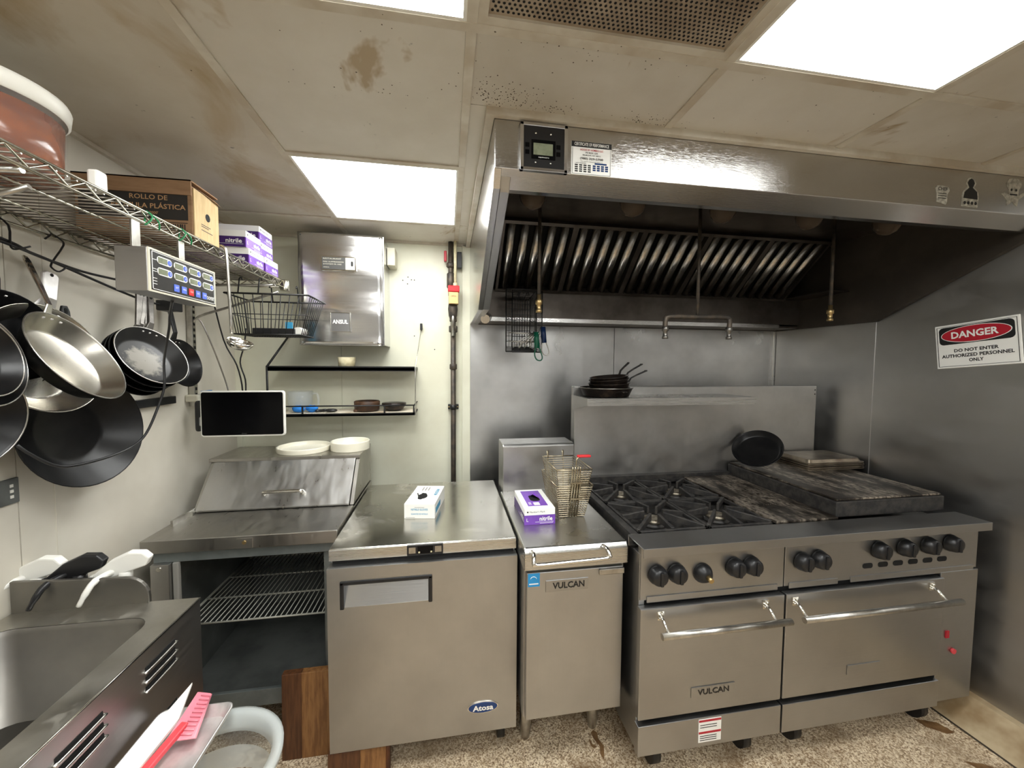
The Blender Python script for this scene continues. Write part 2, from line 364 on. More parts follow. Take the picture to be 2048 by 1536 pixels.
for pts in ([(.585, 1.46), (.60, 1.47), (.612, 1.455), (.606, 1.43), (.617, 1.40), (.607, 1.37), (.595, 1.345), (.59, 1.37), (.60, 1.40), (.588, 1.43)], [(.565, 1.43), (.572, 1.435), (.575, 1.41), (.59, 1.40), (.575, 1.395), (.566, 1.405)], [(1.98, 1.12), (2.04, 1.10), (2.10, 1.06), (2.12, 1.02), (2.06, 1.05), (2.0, 1.085)], [(2.0, 1.3), (2.08, 1.27), (2.1, 1.22), (2.06, 1.22), (2.01, 1.26)]):
    B().prism(pts, 'z', 0, .0006).build('spill_stain', 'spill', fl)
bl = struct(box(XL, XL+.012, YF, YB-.03, 0, .1).build('baseboard_left', 'grout'))
# ceiling grid
ce = struct(box(XL-.1, XR+.1, YF-.1, YB+.1, ZC+.012, ZC+.1).build('ceiling', 'tbar'))
GX = [XL, -.5585, .0515, .6615, 1.2715, 1.8815, XR]
GY = [YF, -1.57, -.96, -.35, .26, .87, 1.48, 2.09, YB]
lights = [(1, 4), (3, 4), (1, 6), (1, 2), (3, 2), (3, 0)]  # panels behind the camera are unseen, added to continue the grid
for i in range(6):
    skip = False
    for j in range(8):
        if (i, j) in lights or (i, j) == (2, 4): continue
        x0, x1, y0, y1 = GX[i], GX[i+1], GY[j], GY[j+1]
        if i >= 2 and j >= 6: continue
        if i == 0 and j == 5: y1 = GY[7]
        if i == 0 and j == 6: continue
        if i >= 2 and j == 5: y1 = 1.124
        box(x0+.002, x1-.002, y0+.002, y1-.002, ZC+.001, ZC+.012).build('ceiling_tile', 'tile_brown' if i == 0 else 'tile_stain' if (i+j) % 2 == 1 else 'tile', ce)
box(.0515, .110, 1.124, 2.089, ZC+.001, ZC+.012).build('ceiling_tile', 'tile', ce)
box(.0515, .110, 2.091, YB, ZC+.001, ZC+.012).build('ceiling_tile', 'tile', ce)
for x in GX[1:-1]:
    box(x-.012, x+.012, YF, (YB if x < .1 else 1.122), ZC-.004, ZC+.001).build('grid_bar', 'tbar', ce, bev=.001)
for j, y in enumerate(GY[1:-1]):
    xa, xb = XL, XR
    if y > 1.2: xb = .06
    if abs(y-1.48) < .01: xa = -.5585
    box(xa, xb, y-.012, y+.012, ZC-.0045, ZC+.001).build('grid_bar', 'tbar', ce, bev=.001)
box(XL, .135, YB-.02, YB, ZC-.012, ZC+.001).build('edge_angle', 'tbar', ce)
box(XL, XL+.02, YF, YB, ZC-.012, ZC+.001).build('edge_angle', 'tbar', ce)
box(.108, 2.28, 1.122, 1.1385, ZC-.02, ZC+.001).build('edge_angle', 'tbar', ce)
box(.108, .132, 1.1385, YB, ZC-.02, ZC+.001).build('edge_angle', 'tbar', ce)
dk = B()
for cx, cy, sx, sy, n in ((.16, 1.075, .07, .025, 130), (.28, 1.10, .06, .012, 50), (.60, 1.10, .05, .014, 60), (.10, 1.05, .02, .05, 40), (1.0, 1.0, .5, .08, 25), (-.25, 1.2, .2, .2, 25), (.4, .9, .25, .02, 40)):
    for k in range(n):
        x, y, r_ = random.gauss(cx, sx), min(random.gauss(cy, sy), 1.118), random.uniform(.0006, .0022)
        dk.add([(x+r_*math.cos(a*1.047)*random.uniform(.6, 1.5), y+r_*math.sin(a*1.047), ZC-.0046 if abs(y-.87) < .014 else ZC+.0006) for a in range(6)], [tuple(range(6))])
M['mold'] = mat('grime_specks', srgb(84, 72, 56), .8); stuff(dk.build('grime_specks', 'mold', ce))
LT = {(1, 4): 'lit ceiling panel at the top edge of the picture, left of the perforated vent', (3, 4): 'large lit ceiling panel speckled with dirt above the hood, right of the vent',
      (1, 6): 'lit square ceiling panel over the steel fire suppression box', (1, 2): 'unseen lit ceiling panel added behind the camera on the left side', (3, 2): 'unseen lit ceiling panel added behind the camera on the right side',
      (3, 0): 'unseen lit ceiling panel added at the rear end of the room'}
for (i, j) in lights:
    x0, x1, y0, y1 = GX[i]+.012, GX[i+1]-.012, GY[j]+.012, GY[j+1]-.012
    if j == 0: y0 = y1-.58
    t = thing('ceiling_light', LT[(i, j)], 'ceiling light', ((x0+x1)/2, (y0+y1)/2, ZC-.004), 'lit ceiling panels')
    f = B()
    for a in ((x0, x0+.007, y0, y1), (x1-.007, x1, y0, y1), (x0+.007, x1-.007, y0, y0+.007), (x0+.007, x1-.007, y1-.007, y1)): f.box(*a, ZC-.003, ZC+.008)
    f.build('frame', 'white', t)
    box(x0+.007, x1-.007, y0+.007, y1-.007, ZC+.001, ZC+.008).build('diffuser', 'lamp', t)
# perforated return vent
x0, x1, y0, y1 = GX[2]+.012, GX[3]-.012, GY[4]+.012, GY[5]-.012
t = thing('ceiling_vent', 'dark grimy perforated metal return vent in the ceiling', 'vent', ((x0+x1)/2, (y0+y1)/2, ZC))
M['vent'] = mat('vent_grimy', srgb(168, 154, 136), .6, .1, srgb(132, 116, 98), 5)
f = B()
for a in ((x0, x0+.02, y0, y1), (x1-.02, x1, y0, y1), (x0+.02, x1-.02, y0, y0+.02), (x0+.02, x1-.02, y1-.02, y1)): f.box(*a, ZC-.003, ZC+.008)
f.build('frame', 'tbar', t)
box(x0+.02, x1-.02, y0+.02, y1-.02, ZC+.003, ZC+.010).build('perforated_plate', 'vent', t)
h = B(); yy = y1-.03; row = 0
while yy > y0+.025:
    xx = x0+.028+(row % 2)*.0055
    while xx < x1-.026:
        h.add([(xx+  .0032*math.cos(k*math.pi/3), yy+.0032*math.sin(k*math.pi/3), ZC+.0022) for k in range(6)], [tuple(range(6))])
        xx += .011
    yy -= .0095; row += 1
stuff(h.build('perforations', 'void', t))
# ================================================================== EXHAUST HOOD
HX0, HX1 = .135, 2.284
hood = thing('exhaust_hood', 'long stainless steel kitchen exhaust hood with baffle filters above the range', 'hood', (1.2, 1.8, 1.775))
B().prism([(1.14, 2.254), (1.14, 2.102), (1.20, 2.068), (1.225, 2.068), (1.225, 2.075), (1.203, 2.076), (1.157, 2.106), (1.157, 2.254)], 'x', HX0, HX1).build('fascia', 'steel_hood', hood, bev=.0015)
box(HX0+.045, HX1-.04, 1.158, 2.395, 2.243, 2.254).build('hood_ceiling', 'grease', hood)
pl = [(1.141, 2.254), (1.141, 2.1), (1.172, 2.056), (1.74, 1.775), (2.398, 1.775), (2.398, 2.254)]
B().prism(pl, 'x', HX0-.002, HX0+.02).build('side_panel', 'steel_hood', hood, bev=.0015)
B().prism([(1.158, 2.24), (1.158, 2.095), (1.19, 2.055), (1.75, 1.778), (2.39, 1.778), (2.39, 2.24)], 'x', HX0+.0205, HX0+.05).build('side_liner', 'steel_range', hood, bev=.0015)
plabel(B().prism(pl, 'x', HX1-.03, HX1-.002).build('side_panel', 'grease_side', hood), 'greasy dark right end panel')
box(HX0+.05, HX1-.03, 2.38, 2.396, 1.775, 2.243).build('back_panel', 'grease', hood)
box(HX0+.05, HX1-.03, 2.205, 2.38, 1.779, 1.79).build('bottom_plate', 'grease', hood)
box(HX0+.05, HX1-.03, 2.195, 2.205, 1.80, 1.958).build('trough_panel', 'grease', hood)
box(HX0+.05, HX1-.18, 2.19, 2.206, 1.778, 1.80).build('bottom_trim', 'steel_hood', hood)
# baffle filters
p0, p1 = Vector((0, 2.19, 1.957)), Vector((0, 1.88, 2.236)); sl = p1-p0; SLn = sl.length; sd = sl.normalized(); nn = X.cross(sd).normalized()
if nn.z > 0: nn = -nn
FX0, FX1, NF = .262, 2.115, 5; fw = (FX1-FX0)/NF
B().obox((1.19, *( (p0+p1)/2-nn*.045)[1:]), X, sd, nn, 1.0, SLn/2+.01, .004).build('plenum_shade', 'void', hood)  # black sheet behind the filters, standing in for the plenum's shade
box(FX1, HX1-.03, 1.88, 2.2, 1.957, 1.962).build('filter_stop', 'grease', hood)
bafm = None
for i in range(NF):
    a = FX0+i*fw; fr = B()
    for xa in (a+.007, a+fw-.007): fr.obox((xa, *((p0+p1)/2)[1:]), X, sd, nn, .0068, SLn/2, .018)
    for pp in (p0+sd*.008, p1-sd*.008): fr.obox((a+fw/2, *pp[1:]), X, sd, nn, fw/2-.001, .008, .018)
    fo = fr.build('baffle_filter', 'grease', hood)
    for k in range(5):
        xc = a+.014+(k+.5)*(fw-.028)/5; prof = [(math.cos(math.radians(q))*.023, math.sin(math.radians(q))*.020) for q in range(0, 181, 20)]
        if bafm is None:
            bb_ = B(); lo = [[Vector((xc+u, 0, 0))+p+nn*(v-.002) for u, v in prof] for p in (p0+sd*.016, p1-sd*.016)]
            bb_.loft(lo, False, False, True, closed=False)
            ob = bb_.build('baffle', 'baffle', fo); bafm = (ob, xc)
            md = ob.modifiers.new('s', 'SOLIDIFY'); md.thickness = .002
        else:
            ob = bafm[0].copy(); COL.objects.link(ob); ob.parent = fo; ob.location = (xc-bafm[1], 0, 0)
# lamp globes
gl = None
for k, gx in enumerate((.295, .672, 1.04, 1.425, 1.80)):
    if gl is None:
        g = B().lathe([(.03, .13), (.03, .085)], (gx, 1.36, 2.113), 16, True, True); g.lathe([(.04, .09), (.04, .07)], (gx, 1.36, 2.113), 16, True, True)
        gl = g.build('lamp_socket', 'grease', hood); glx = gx
        lg = B().lathe([(.036, .07), (.046, .045), (.048, .02), (.043, -.005), (.03, -.024), (.012, -.032), (.001, -.033)], (gx, 1.36, 2.113), 20)
        M['globe'] = mat('dusty_globe', (.10, .075, .055), .25, trans=.3, ior=1.2); lg.build('glass_globe', 'globe', gl)
    else:
        c = gl.copy(); COL.objects.link(c); c.location = (gx-glx, 0, 0)
        d = gl.children[0].copy(); COL.objects.link(d); d.parent = c
# suppression drops
def drop(path, tips):
    p = B().tube(path[0], .0075, 8)
    for q in path[1:]: p.tube(q, .011, 8)
    o = p.build('nozzle_pipe', 'pipe', hood)
    for t_ in tips:
        n = B().lathe([(.009, .075), (.009, .055), (.015, .052), (.015, .035), (.010, .032), (.010, .012), (.013, .010), (.013, 0), (.006, 0)], t_, 12, True, True)
        n.build('nozzle', 'brass' if len(tips) == 1 else 'handle_dark', o)
drop([[(.378, 1.6, 2.243), (.378, 1.6, 1.82)]], [(.378, 1.6, 1.752)])
drop([[(1.112, 1.6, 2.243), (1.112, 1.6, 1.75)], ease([(.957, 1.6, 1.70), (.957, 1.6, 1.735), (.975, 1.6, 1.75), (1.112, 1.6, 1.752), (1.255, 1.6, 1.755), (1.275, 1.6, 1.74), (1.275, 1.6, 1.70)], 3)], [(.957, 1.6, 1.652), (1.275, 1.6, 1.655)])
drop([[(1.815, 1.6, 2.243), (1.815, 1.6, 1.82)]], [(1.815, 1.6, 1.752)])
B().tube(ease([(.215, 2.12, 1.79), (.20, 2.06, 1.782), (.19, 2.0, 1.765)], 4), .024, 12).build('grease_spout', 'steel_hood', hood)
# controller
ct = B()
for a in ((.206, .217, 2.096, 2.232), (.338, .349, 2.096, 2.232), (.206, .349, 2.096, 2.106), (.206, .349, 2.222, 2.232)): ct.box(a[0], a[1], 1.127, 1.14, a[2], a[3])
ct = plabel(ct.build('controller_bezel', 'steel_box', hood, bev=.0015), 'bright metal frame of the black fan controller')
box(.217, .338, 1.132, 1.14, 2.106, 2.222).build('control_face', 'black', ct)
box(.240, .312, 1.1305, 1.132, 2.132, 2.186).build('keypad', 'black_gloss', ct)
box(.246, .304, 1.1295, 1.1305, 2.143, 2.176).build('screen', 'lcd', ct)
for bx_ in (.228, .321):
    for bz in (2.15, 2.17): box(bx_-.006, bx_+.006, 1.1305, 1.132, bz-.006, bz+.006).build('button', 'black_gloss', ct)
for bx_ in (.253, .298):
    for bz in (2.122, 2.204): B().sphere((bx_, 1.132, bz), .0034, 8).build('screw', 'chrome', ct)
text(ct, 'captiveaire', 'paper', (.277, 1.1305, 2.1365), X, Z, .005, .032)
ce_ = plabel(box(.363, .489, 1.138, 1.14, 2.102, 2.198).build('certificate_sticker', 'paper', hood), 'white certificate sticker with black header')
box(.3632, .4888, 1.1375, 1.139, 2.182, 2.1978).build('header_bar', 'ink', ce_)
fr = B()
for a in ((.366, .367, 2.104, 2.18), (.485, .486, 2.104, 2.18), (.366, .486, 2.104, 2.105)): fr.box(a[0], a[1], 1.1377, 1.139, a[2], a[3])
fr.build('border', 'ink', ce_)
TX = lambda s, m, z, h, wd, x=.426: text(ce_, s, m, (x, 1.1372, z), X, Z, h, wd, bold=.012)
TX('CERTIFICATE OF PERFORMANCE', 'paper', 2.190, .0095, .108); TX('HOODS BY HOMERO LLC', 'red_sign', 2.1745, .0055, .072)
TX('PO BOX 1205', 'ink', 2.1665, .0045, .038); TX('BELMONT, NC 28012', 'ink', 2.159, .0045, .056); TX('(980) 329-5700', 'ink', 2.1485, .0085, .072)
TX('This system cleaned per NFPA 96', 'ink', 2.1405, .003, .07); TX('LAST CLEANED', 'ink', 2.1355, .003, .034, .392)
g = B()
for r_ in range(4):
    for c_ in range(4): g.box(.374+c_*.0135, .374+c_*.0135+.0095, 1.1375, 1.139, 2.110+r_*.006, 2.110+r_*.006+.0038)
g.build('date_grid', 'ink', ce_)
g = box(.436, .474, 1.1375, 1.139, 2.1345, 2.139)
for r_ in range(3):
    for c_ in range(4): g.box(.430+c_*.013, .430+c_*.013+.0095, 1.1375, 1.139, 2.1155+r_*.006, 2.1155+r_*.006+.0045)
g.build('next_service_grid', 'navy', ce_)
M['decal'] = mat('decal_white', srgb(186, 182, 168), .6, 0, srgb(140, 136, 124), 70); M['decal_dk'] = mat('decal_black', (.01, .01, .01), .5)
# three worn decals: chef hat with lettering, apron figure, chef face
k = plabel(B().prism([(1.706, 2.168), (1.71, 2.176), (1.725, 2.178), (1.745, 2.176), (1.762, 2.172), (1.766, 2.162), (1.758, 2.150), (1.757, 2.122), (1.752, 2.112), (1.735, 2.116), (1.715, 2.120), (1.713, 2.15)], 'y', 1.1385, 1.14).build('hat_decal', 'decal', hood), 'worn white chef hat decal')
text(k, 'CHEF', 'ink', (1.735, 1.1385, 2.166), X, Z, .012, .042, bold=.02)
for z in (2.150, 2.142, 2.134): box(1.716, 1.752, 1.1378, 1.139, z-.001, z+.001).build('line', 'ink', k)
k = plabel(B().prism([(1.823, 2.113), (1.896, 2.111), (1.898, 2.150), (1.893, 2.170), (1.876, 2.182), (1.884, 2.196), (1.876, 2.212), (1.86, 2.218), (1.845, 2.212), (1.838, 2.196), (1.846, 2.182), (1.829, 2.168), (1.824, 2.15)], 'y', 1.1388, 1.14).build('figure_decal', 'decal', hood), 'dark apron figure decal with a pale outline')
B().prism([(1.829, 2.142), (1.893, 2.140), (1.889, 2.166), (1.868, 2.180), (1.876, 2.196), (1.87, 2.207), (1.86, 2.212), (1.85, 2.207), (1.844, 2.196), (1.853, 2.180), (1.833, 2.164)], 'y', 1.1380, 1.139).build('dark_apron', 'decal_dk', k)
for q in range(4): B().cyl((1.836+q*.0165, 1.1386, 2.126), (1.836+q*.0165, 1.1382, 2.126), .006, n=10).build('dot', 'decal_dk', k)
k = plabel(B().prism([(2.002, 2.17), (2.012, 2.166), (2.03, 2.15), (2.032, 2.13), (2.045, 2.138), (2.056, 2.146), (2.068, 2.138), (2.08, 2.13), (2.084, 2.152), (2.112, 2.172), (2.11, 2.184), (2.09, 2.172), (2.082, 2.168), (2.084, 2.19), (2.096, 2.204), (2.092, 2.222), (2.066, 2.232), (2.036, 2.226), (2.024, 2.21), (2.03, 2.194), (2.038, 2.188), (2.038, 2.17), (2.018, 2.176)], 'y', 1.1388, 1.14).build('chef_face_decal', 'decal', hood), 'pale chef face decal at the right end')
for ex in (2.048, 2.07): B().cyl((ex, 1.1386, 2.187), (ex, 1.138, 2.187), .0045, n=10).build('eye', 'decal_dk', k)
box(2.042, 2.076, 1.138, 1.139, 2.168, 2.173).build('moustache', 'decal_dk', k)
# ================================================================== COOKING RANGE
RX0, RX1 = .676, 2.2
rg = thing('cooking_range', 'wide stainless gas range with two ovens, open burners and a raised griddle', 'range', (1.438, 1.65, 0))
box(RX0, RX1, 1.268, 2.05, .125, .852).build('body', 'steel_range', rg)
box(RX0, .705, 1.325, 2.0, .852, .902).build('side_rail', 'iron', rg, bev=.002)
box(RX0+.03, 1.6, 1.96, 2.0, .852, .925).build('rail', 'iron', rg)
box(.706, 1.6, 1.325, 1.96, .852, .858).build('drip_pan', 'iron', rg)
box(RX0, RX1, 2.0, 2.06, .852, 1.415).build('riser', 'steel_riser', rg, bev=.003)
for z in (1.39, 1.365): B().cyl((RX1-.012, 1.999, z), (RX1-.012, 2.001, z), .004, n=8).build('screw_hole', 'void', rg)
# overshelf
B().prism([(1.755, 1.372), (1.999, 1.372), (1.999, 1.364), (1.759, 1.366), (1.759, 1.336), (1.755, 1.336)], 'x', .662, 1.57).build('overshelf', 'steel_lip', rg)
box(.662, 1.57, 1.985, 2.0, 1.372, 1.412).build('overshelf_back', 'steel_riser', rg)
B().prism([(1.757, 1.371), (1.999, 1.371), (1.999, 1.30), (1.965, 1.295), (1.757, 1.337)], 'x', .658, .664).build('shelf_bracket', 'steel_riser', rg)
B().prism([(1.80, 1.364), (1.999, 1.364), (1.999, 1.31), (1.80, 1.35)], 'x', 1.46, 1.466).build('shelf_bracket', 'grease', rg)
# front rail
B().prism([(1.205, .868), (1.205, .901), (1.325, .901), (1.325, .86), (1.32, .86), (1.32, .896), (1.21, .896), (1.21, .868)], 'x', RX0-.012, RX1-.004).build('front_rail', 'steel_range', rg, bev=.0015)
# control panels
for a, b in ((RX0, 1.262), (1.266, RX1-.004)): box(a, b, 1.246, 1.268, .692, .896).build('control_panel', 'steel_range', rg, bev=.002)
for a, b in ((.70, 1.235), (1.285, 1.505), (1.565, 2.175)): box(a, b, 1.242, 1.246, .684, .706).build('panel_lip', 'steel_range', rg, bev=.001)
kn = None
def knob(parent, x, z, big=False, y=1.246):
    r = .035
    k = B().lathe([(r*.9, 0), (r, .003), (r, .010), (r*.95, .014), (r*.86, .030), (r*.72, .036), (r*.3, .038)], (x, y, z), 20, True, True, axis='y').build('knob', 'black', parent)
    B().box(x-.006, x+.006, y-.043, y-.030, z-r*.72, z+r*.72).build('grip', 'black', k, bev=.003)
    return k
for kx, kz in ((.737, .771), (.812, .772), (1.046, .776), (1.116, .777), (1.337, .774), (1.412, .777), (1.69, .793), (1.813, .794), (1.93, .795), (2.044, .796)):
    kz += .014
    if kn is None: kn = (knob(rg, kx, kz), kx, kz)
    else:
        c = kn[0].copy(); COL.objects.link(c); c.location = (kx-kn[1], 0, kz-kn[2])
        d = kn[0].children[0].copy(); COL.objects.link(d); d.parent = c
tk = B().lathe([(.036, 0), (.036, .006), (.034, .012), (.022, .03), (.012, .034)], (.918, 1.246, .776), 24, True, True, axis='y').build('thermostat_dial', 'black', rg)
B().cyl((.918, 1.213, .776), (.918, 1.192, .772), .009, n=12).build('dial_stem', 'brass', plabel(tk, 'thermostat dial with missing cap'))
for q in range(6): B().prism(rrect(1.622+q*.0735, 1.668+q*.0735, .733, .753, .008, 3), 'y', 1.2445, 1.2475).build('vent_slot', 'void', rg)
# oven doors
box(RX0+.006, 2.003, 1.258, 1.2685, .2, .72).build('door_gap_shade', 'void', rg)  # black plate behind the doors, painting the shade in their gaps
def oven(x0, x1, hb0, hb1, br, plate, word):
    d = box(x0, x1, 1.224, 1.25, .262, .674).build('oven_door', 'steel_range', rg, bev=.003)
    B().cyl((hb0, 1.165, .612), (hb1, 1.165, .612), .0115, n=16).build('handle_bar', 'handle_steel', d)
    for b in br:
        q = B().tube([(b, 1.226, .650), (b, 1.20, .640), (b, 1.168, .614)], .0062, 8); q.box(b-.012, b+.012, 1.219, 1.225, .632, .664)
        q.sphere((b+.004, 1.217, .656), .005, 8); q.sphere((b-.004, 1.217, .640), .005, 8)
        q.build('handle_bracket', 'chrome', d)
    if plate:
        box(plate[0], plate[1], 1.221, 1.224, .322, .361).build('nameplate', 'steel_range', d, bev=.001)
        if word: text(d, word, 'print_dark', ((plate[0]+plate[1])/2, 1.2205, .341), X, Z, .022, .128, bold=.02)
    return d
oven(.668, 1.25, .716, 1.222, (.742, 1.165), (.872, 1.05), 'VULCAN')
oven(1.258, 2.0, 1.276, 1.996, (1.292, 1.93), (1.545, 1.70), None)
for a, b in ((.668, 1.252), (1.26, 2.0)): box(a, b, 1.222, 1.252, .128, .24).build('kick_panel', 'steel_range', rg, bev=.002)
box(2.005, RX1-.002, 1.24, 1.268, .128, .688).build('side_column', 'steel_range', rg, bev=.002)
box(RX0-.002, RX0+.02, 1.252, 1.30, .128, .86).build('corner_post', 'steel_range', rg, bev=.002)
box(2.045, 2.062, 1.236, 1.24, .405, .435).build('toggle_switch', 'red_sign', rg); B().cyl((2.088, 1.24, .345), (2.088, 1.232, .345), .011, n=14).build('reset_button', 'coral', rg)
lb = box(.906, .998, 1.2205, 1.222, .146, .234).build('rating_label', 'paper', rg)
for z in (.228, .183): box(.907, .997, 1.22, 1.221, z-.004, z+.004).build('red_line', 'red_sign', lb)
for z in (.212, .203, .170, .162, .154): box(.912, .98, 1.22, 1.221, z-.0012, z+.0012).build('print_line', 'ink', lb)
cs = None
for cx, cy in ((.775, 1.33), (1.16, 1.33), (1.39, 1.33), (2.02, 1.33), (.775, 1.95), (2.02, 1.95)):
    if cs is None:
        f = B().box(cx-.028, cx+.028, cy-.03, cy+.03, .112, .125); f.box(cx-.026, cx-.020, cy-.025, cy+.02, .04, .113); f.box(cx+.020, cx+.026, cy-.025, cy+.02, .04, .113)
        f = f.build('caster', 'grease', rg); B().cyl((cx-.017, cy-.005, .052), (cx+.017, cy-.005, .052), .052, n=24).build('wheel', 'black', f); cs = (f, cx, cy)
    else:
        c = cs[0].copy(); COL.objects.link(c); c.location = (cx-cs[1], cy-cs[2], 0); d = cs[0].children[0].copy(); COL.objects.link(d); d.parent = c
# burners and grates
def grate(cx, cy, w_, d_):
    g = B(); z0, z1 = .888, .903; hw, hd = w_/2-.003, d_/2-.003
    for a in ((-hw, hw, -hd, -hd+.012), (-hw, hw, hd-.012, hd), (-hw, -hw+.012, -hd, hd), (hw-.012, hw, -hd, hd)): g.box(cx+a[0], cx+a[1], cy+a[2], cy+a[3], z0, z1)
    for k in range(8):
        a = math.radians(45*k); e = 1/max(abs(math.cos(a))/hw, abs(math.sin(a))/hd)-.006
        p, q = Vector((cx+math.cos(a)*.042, cy+math.sin(a)*.042, 0)), Vector((cx+math.cos(a)*e, cy+math.sin(a)*e, 0)); dr = (q-p).normalized(); sdv = Vector((-dr.y, dr.x, 0))*.0055
        g.add([p+sdv+Z*.890, p-sdv+Z*.890, q-sdv*1.3+Z*.890, q+sdv*1.3+Z*.890, p+sdv+Z*.922, p-sdv+Z*.922, q-sdv*1.3+Z*.908, q+sdv*1.3+Z*.908], [(0, 1, 2, 3), (4, 7, 6, 5), (0, 4, 5, 1), (1, 5, 6, 2), (2, 6, 7, 3), (3, 7, 4, 0)])
    return g.build('grate', 'iron', rg, bev=.0012, seg=1)
def burner(cx, cy):
    b = B().lathe([(.05, .858), (.055, .868), (.04, .874)], (cx, cy, 0), 20, True, True); b.lathe([(.09, .8585), (.1, .866), (.12, .870), (.125, .8585)], (cx, cy, 0), 24)
    b = b.build('burner', 'iron', rg); B().lathe([(.038, .873), (.043, .878), (.042, .886), (.03, .889)], (cx, cy, 0), 20, True, True).build('burner_head', 'iron_edge', b)
    return b
gr = burn = None
gw, gd = .297, .312
for i in range(3):
    for j in range(2):
        cx, cy = .708+gw*(i+.5), 1.328+gd*(j+.5)+.003
        if i == 2: continue
        if gr is None: gr = (grate(cx, cy, gw, gd), cx, cy); burn = burner(cx, cy)
        else:
            c = gr[0].copy(); COL.objects.link(c); c.location = (cx-gr[1], cy-gr[2], 0)
            c = burn.copy(); COL.objects.link(c); c.location = (cx-gr[1], cy-gr[2], 0); d = burn.children[0].copy(); COL.objects.link(d); d.parent = c
gp = plabel(box(1.305, 1.598, 1.33, 1.955, .898, .909).build('flat_plate', 'griddle', rg, bev=.002), 'flat burnt steel plate over the third pair of burners')
for yy in (1.50, 1.80):
    for q in range(12): B().cyl((1.40+q*.013, yy+.0+q*.001, .9085), (1.40+q*.013, yy+q*.001, .9095), .0022, n=6).build('hole', 'iron_edge', gp)
rgd = box(1.605, 2.165, 1.345, 1.985, .90, .966).build('raised_griddle', 'iron', rg, bev=.004)
box(1.612, 2.158, 1.352, 1.98, .966, .976).build('griddle_top', 'griddle', rgd, bev=.004)
# ================================================================== FRYER
fy = thing('fryer', 'narrow stainless deep fryer with closed lid and tall rear flue beside the range', 'fryer', (.46, 1.65, 0))
box(.27, .652, 1.335, 2.1, .235, .80).build('body', 'steel_range', fy)
fd = box(.276, .642, 1.312, 1.335, .24, .79).build('door', 'steel_door', fy, bev=.003)
box(.545, .642, 1.302, 1.314, .765, .787).build('pull', 'handle_steel', fd, bev=.003)
box(.345, .505, 1.309, 1.312, .716, .758).build('nameplate', 'steel_range', fd, bev=.001)
text(fd, 'VULCAN', 'ink', (.43, 1.3085, .738), X, Z, .024, .12, bold=.025)
el = plabel(box(.280, .323, 1.3105, 1.3125, .74, .788).build('energy_label', 'sky_label', fd), 'small blue energy label')
B().tube(arc((.300, 1.31, .765), .012, 20, 160, 8, X, Z), .001, 5).build('energy_mark', 'paper', fd); box(.284, .318, 1.31, 1.311, .748, .752).build('label_line', 'paper', fd)
lid = B().prism([(1.302, .802), (1.302, .868), (1.314, .882), (1.935, .882), (1.935, .80)], 'x', .264, .656).build('lid', 'steel_lip', fy, bev=.006, seg=3)
hb = B().tube(ease([(.292, 1.303, .872), (.292, 1.275, .874), (.288, 1.255, .858), (.298, 1.252, .85), (.42, 1.252, .852), (.55, 1.252, .855), (.562, 1.255, .862), (.558, 1.275, .878), (.556, 1.303, .876)], 3), .0075, 10).build('lid_handle', 'chrome', lid)
B().prism([(1.935, .86), (1.935, 1.112), (1.945, 1.122), (2.1, 1.122), (2.1, .80), (1.95, .80)], 'x', .276, .656).build('flue', 'steel_riser', fy, bev=.004)
for lx, ly in ((.312, 1.49), (.602, 1.49), (.312, 1.98), (.602, 1.98)): B().lathe([(.0, 0), (.017, 0), (.02, .02), (.024, .06), (.024, .236)], (lx, ly, 0), 16, False, True).build('leg', 'handle_steel', fy)
# ================================================================== REFRIGERATOR
rf = thing('undercounter_refrigerator', 'single-door stainless undercounter refrigerator with flat worktop and blue oval badge', 'refrigerator', (-.08, 1.8, 0))
FX0_, FX1_ = -.421, .258
box(FX0_+.004, FX1_-.004, 1.452, 2.175, .13, .826).build('body', 'steel_range', rf)
wt = box(FX0_, FX1_, 1.436, 2.18, .83, .868).build('worktop', 'steel_top', rf, bev=.003)
box(FX0_, FX1_, 1.432, 1.4365, .826, .8655).build('worktop_lip', 'steel_lip', rf, bev=.001)
box(FX0_+.01, FX1_-.01, 1.44, 1.46, .81, .828).build('gap_shade', 'void', rf)  # black strip under the worktop paints the shade above the door
dr = B(); rx0, rx1, rz0, rz1 = -.374, -.062, .668, .756
for a in ((FX0_, FX1_, .13, rz0), (FX0_, FX1_, rz1, .811), (FX0_, rx0, rz0, rz1), (rx1, FX1_, rz0, rz1)): dr.box(a[0], a[1], 1.405, 1.45, a[2], a[3])
dr = dr.build('door', 'steel_door', rf)
B().add([(rx0, 1.442, rz1), (rx1, 1.442, rz1), (rx1, 1.406, rz0), (rx0, 1.406, rz0), (rx0, 1.448, rz1), (rx1, 1.448, rz1), (rx1, 1.412, rz0), (rx0, 1.412, rz0)], [(0, 1, 2, 3), (4, 7, 6, 5), (0, 4, 5, 1), (1, 5, 6, 2), (2, 6, 7, 3), (3, 7, 4, 0)]).build('handle_recess', 'steel_box', dr)
B().box(rx0-.004, rx1+.004, 1.4, 1.44, rz1-.006, rz1+.008).box(rx0-.004, rx0+.01, 1.4, 1.44, rz0-.006, rz1+.006).box(rx1-.01, rx1+.004, 1.4, 1.44, rz0-.006, rz1+.006).build('handle_trim', 'black', dr, bev=.003)
pl_ = lambda a, b: [(.129+a*math.cos(k*math.pi/16), .2305+b*math.sin(k*math.pi/16)-.0*k) for k in range(32)]
B().prism(pl_(.058, .022), 'y', 1.402, 1.405).build('badge_rim', 'chrome', dr); plabel(B().prism(pl_(.0545, .0195), 'y', 1.4005, 1.403).build('badge', 'navy', dr), 'blue oval badge')
text(dr, 'Atosa', 'paper', (.129, 1.4, .2305), X, Z, .022, .078, bold=.03)
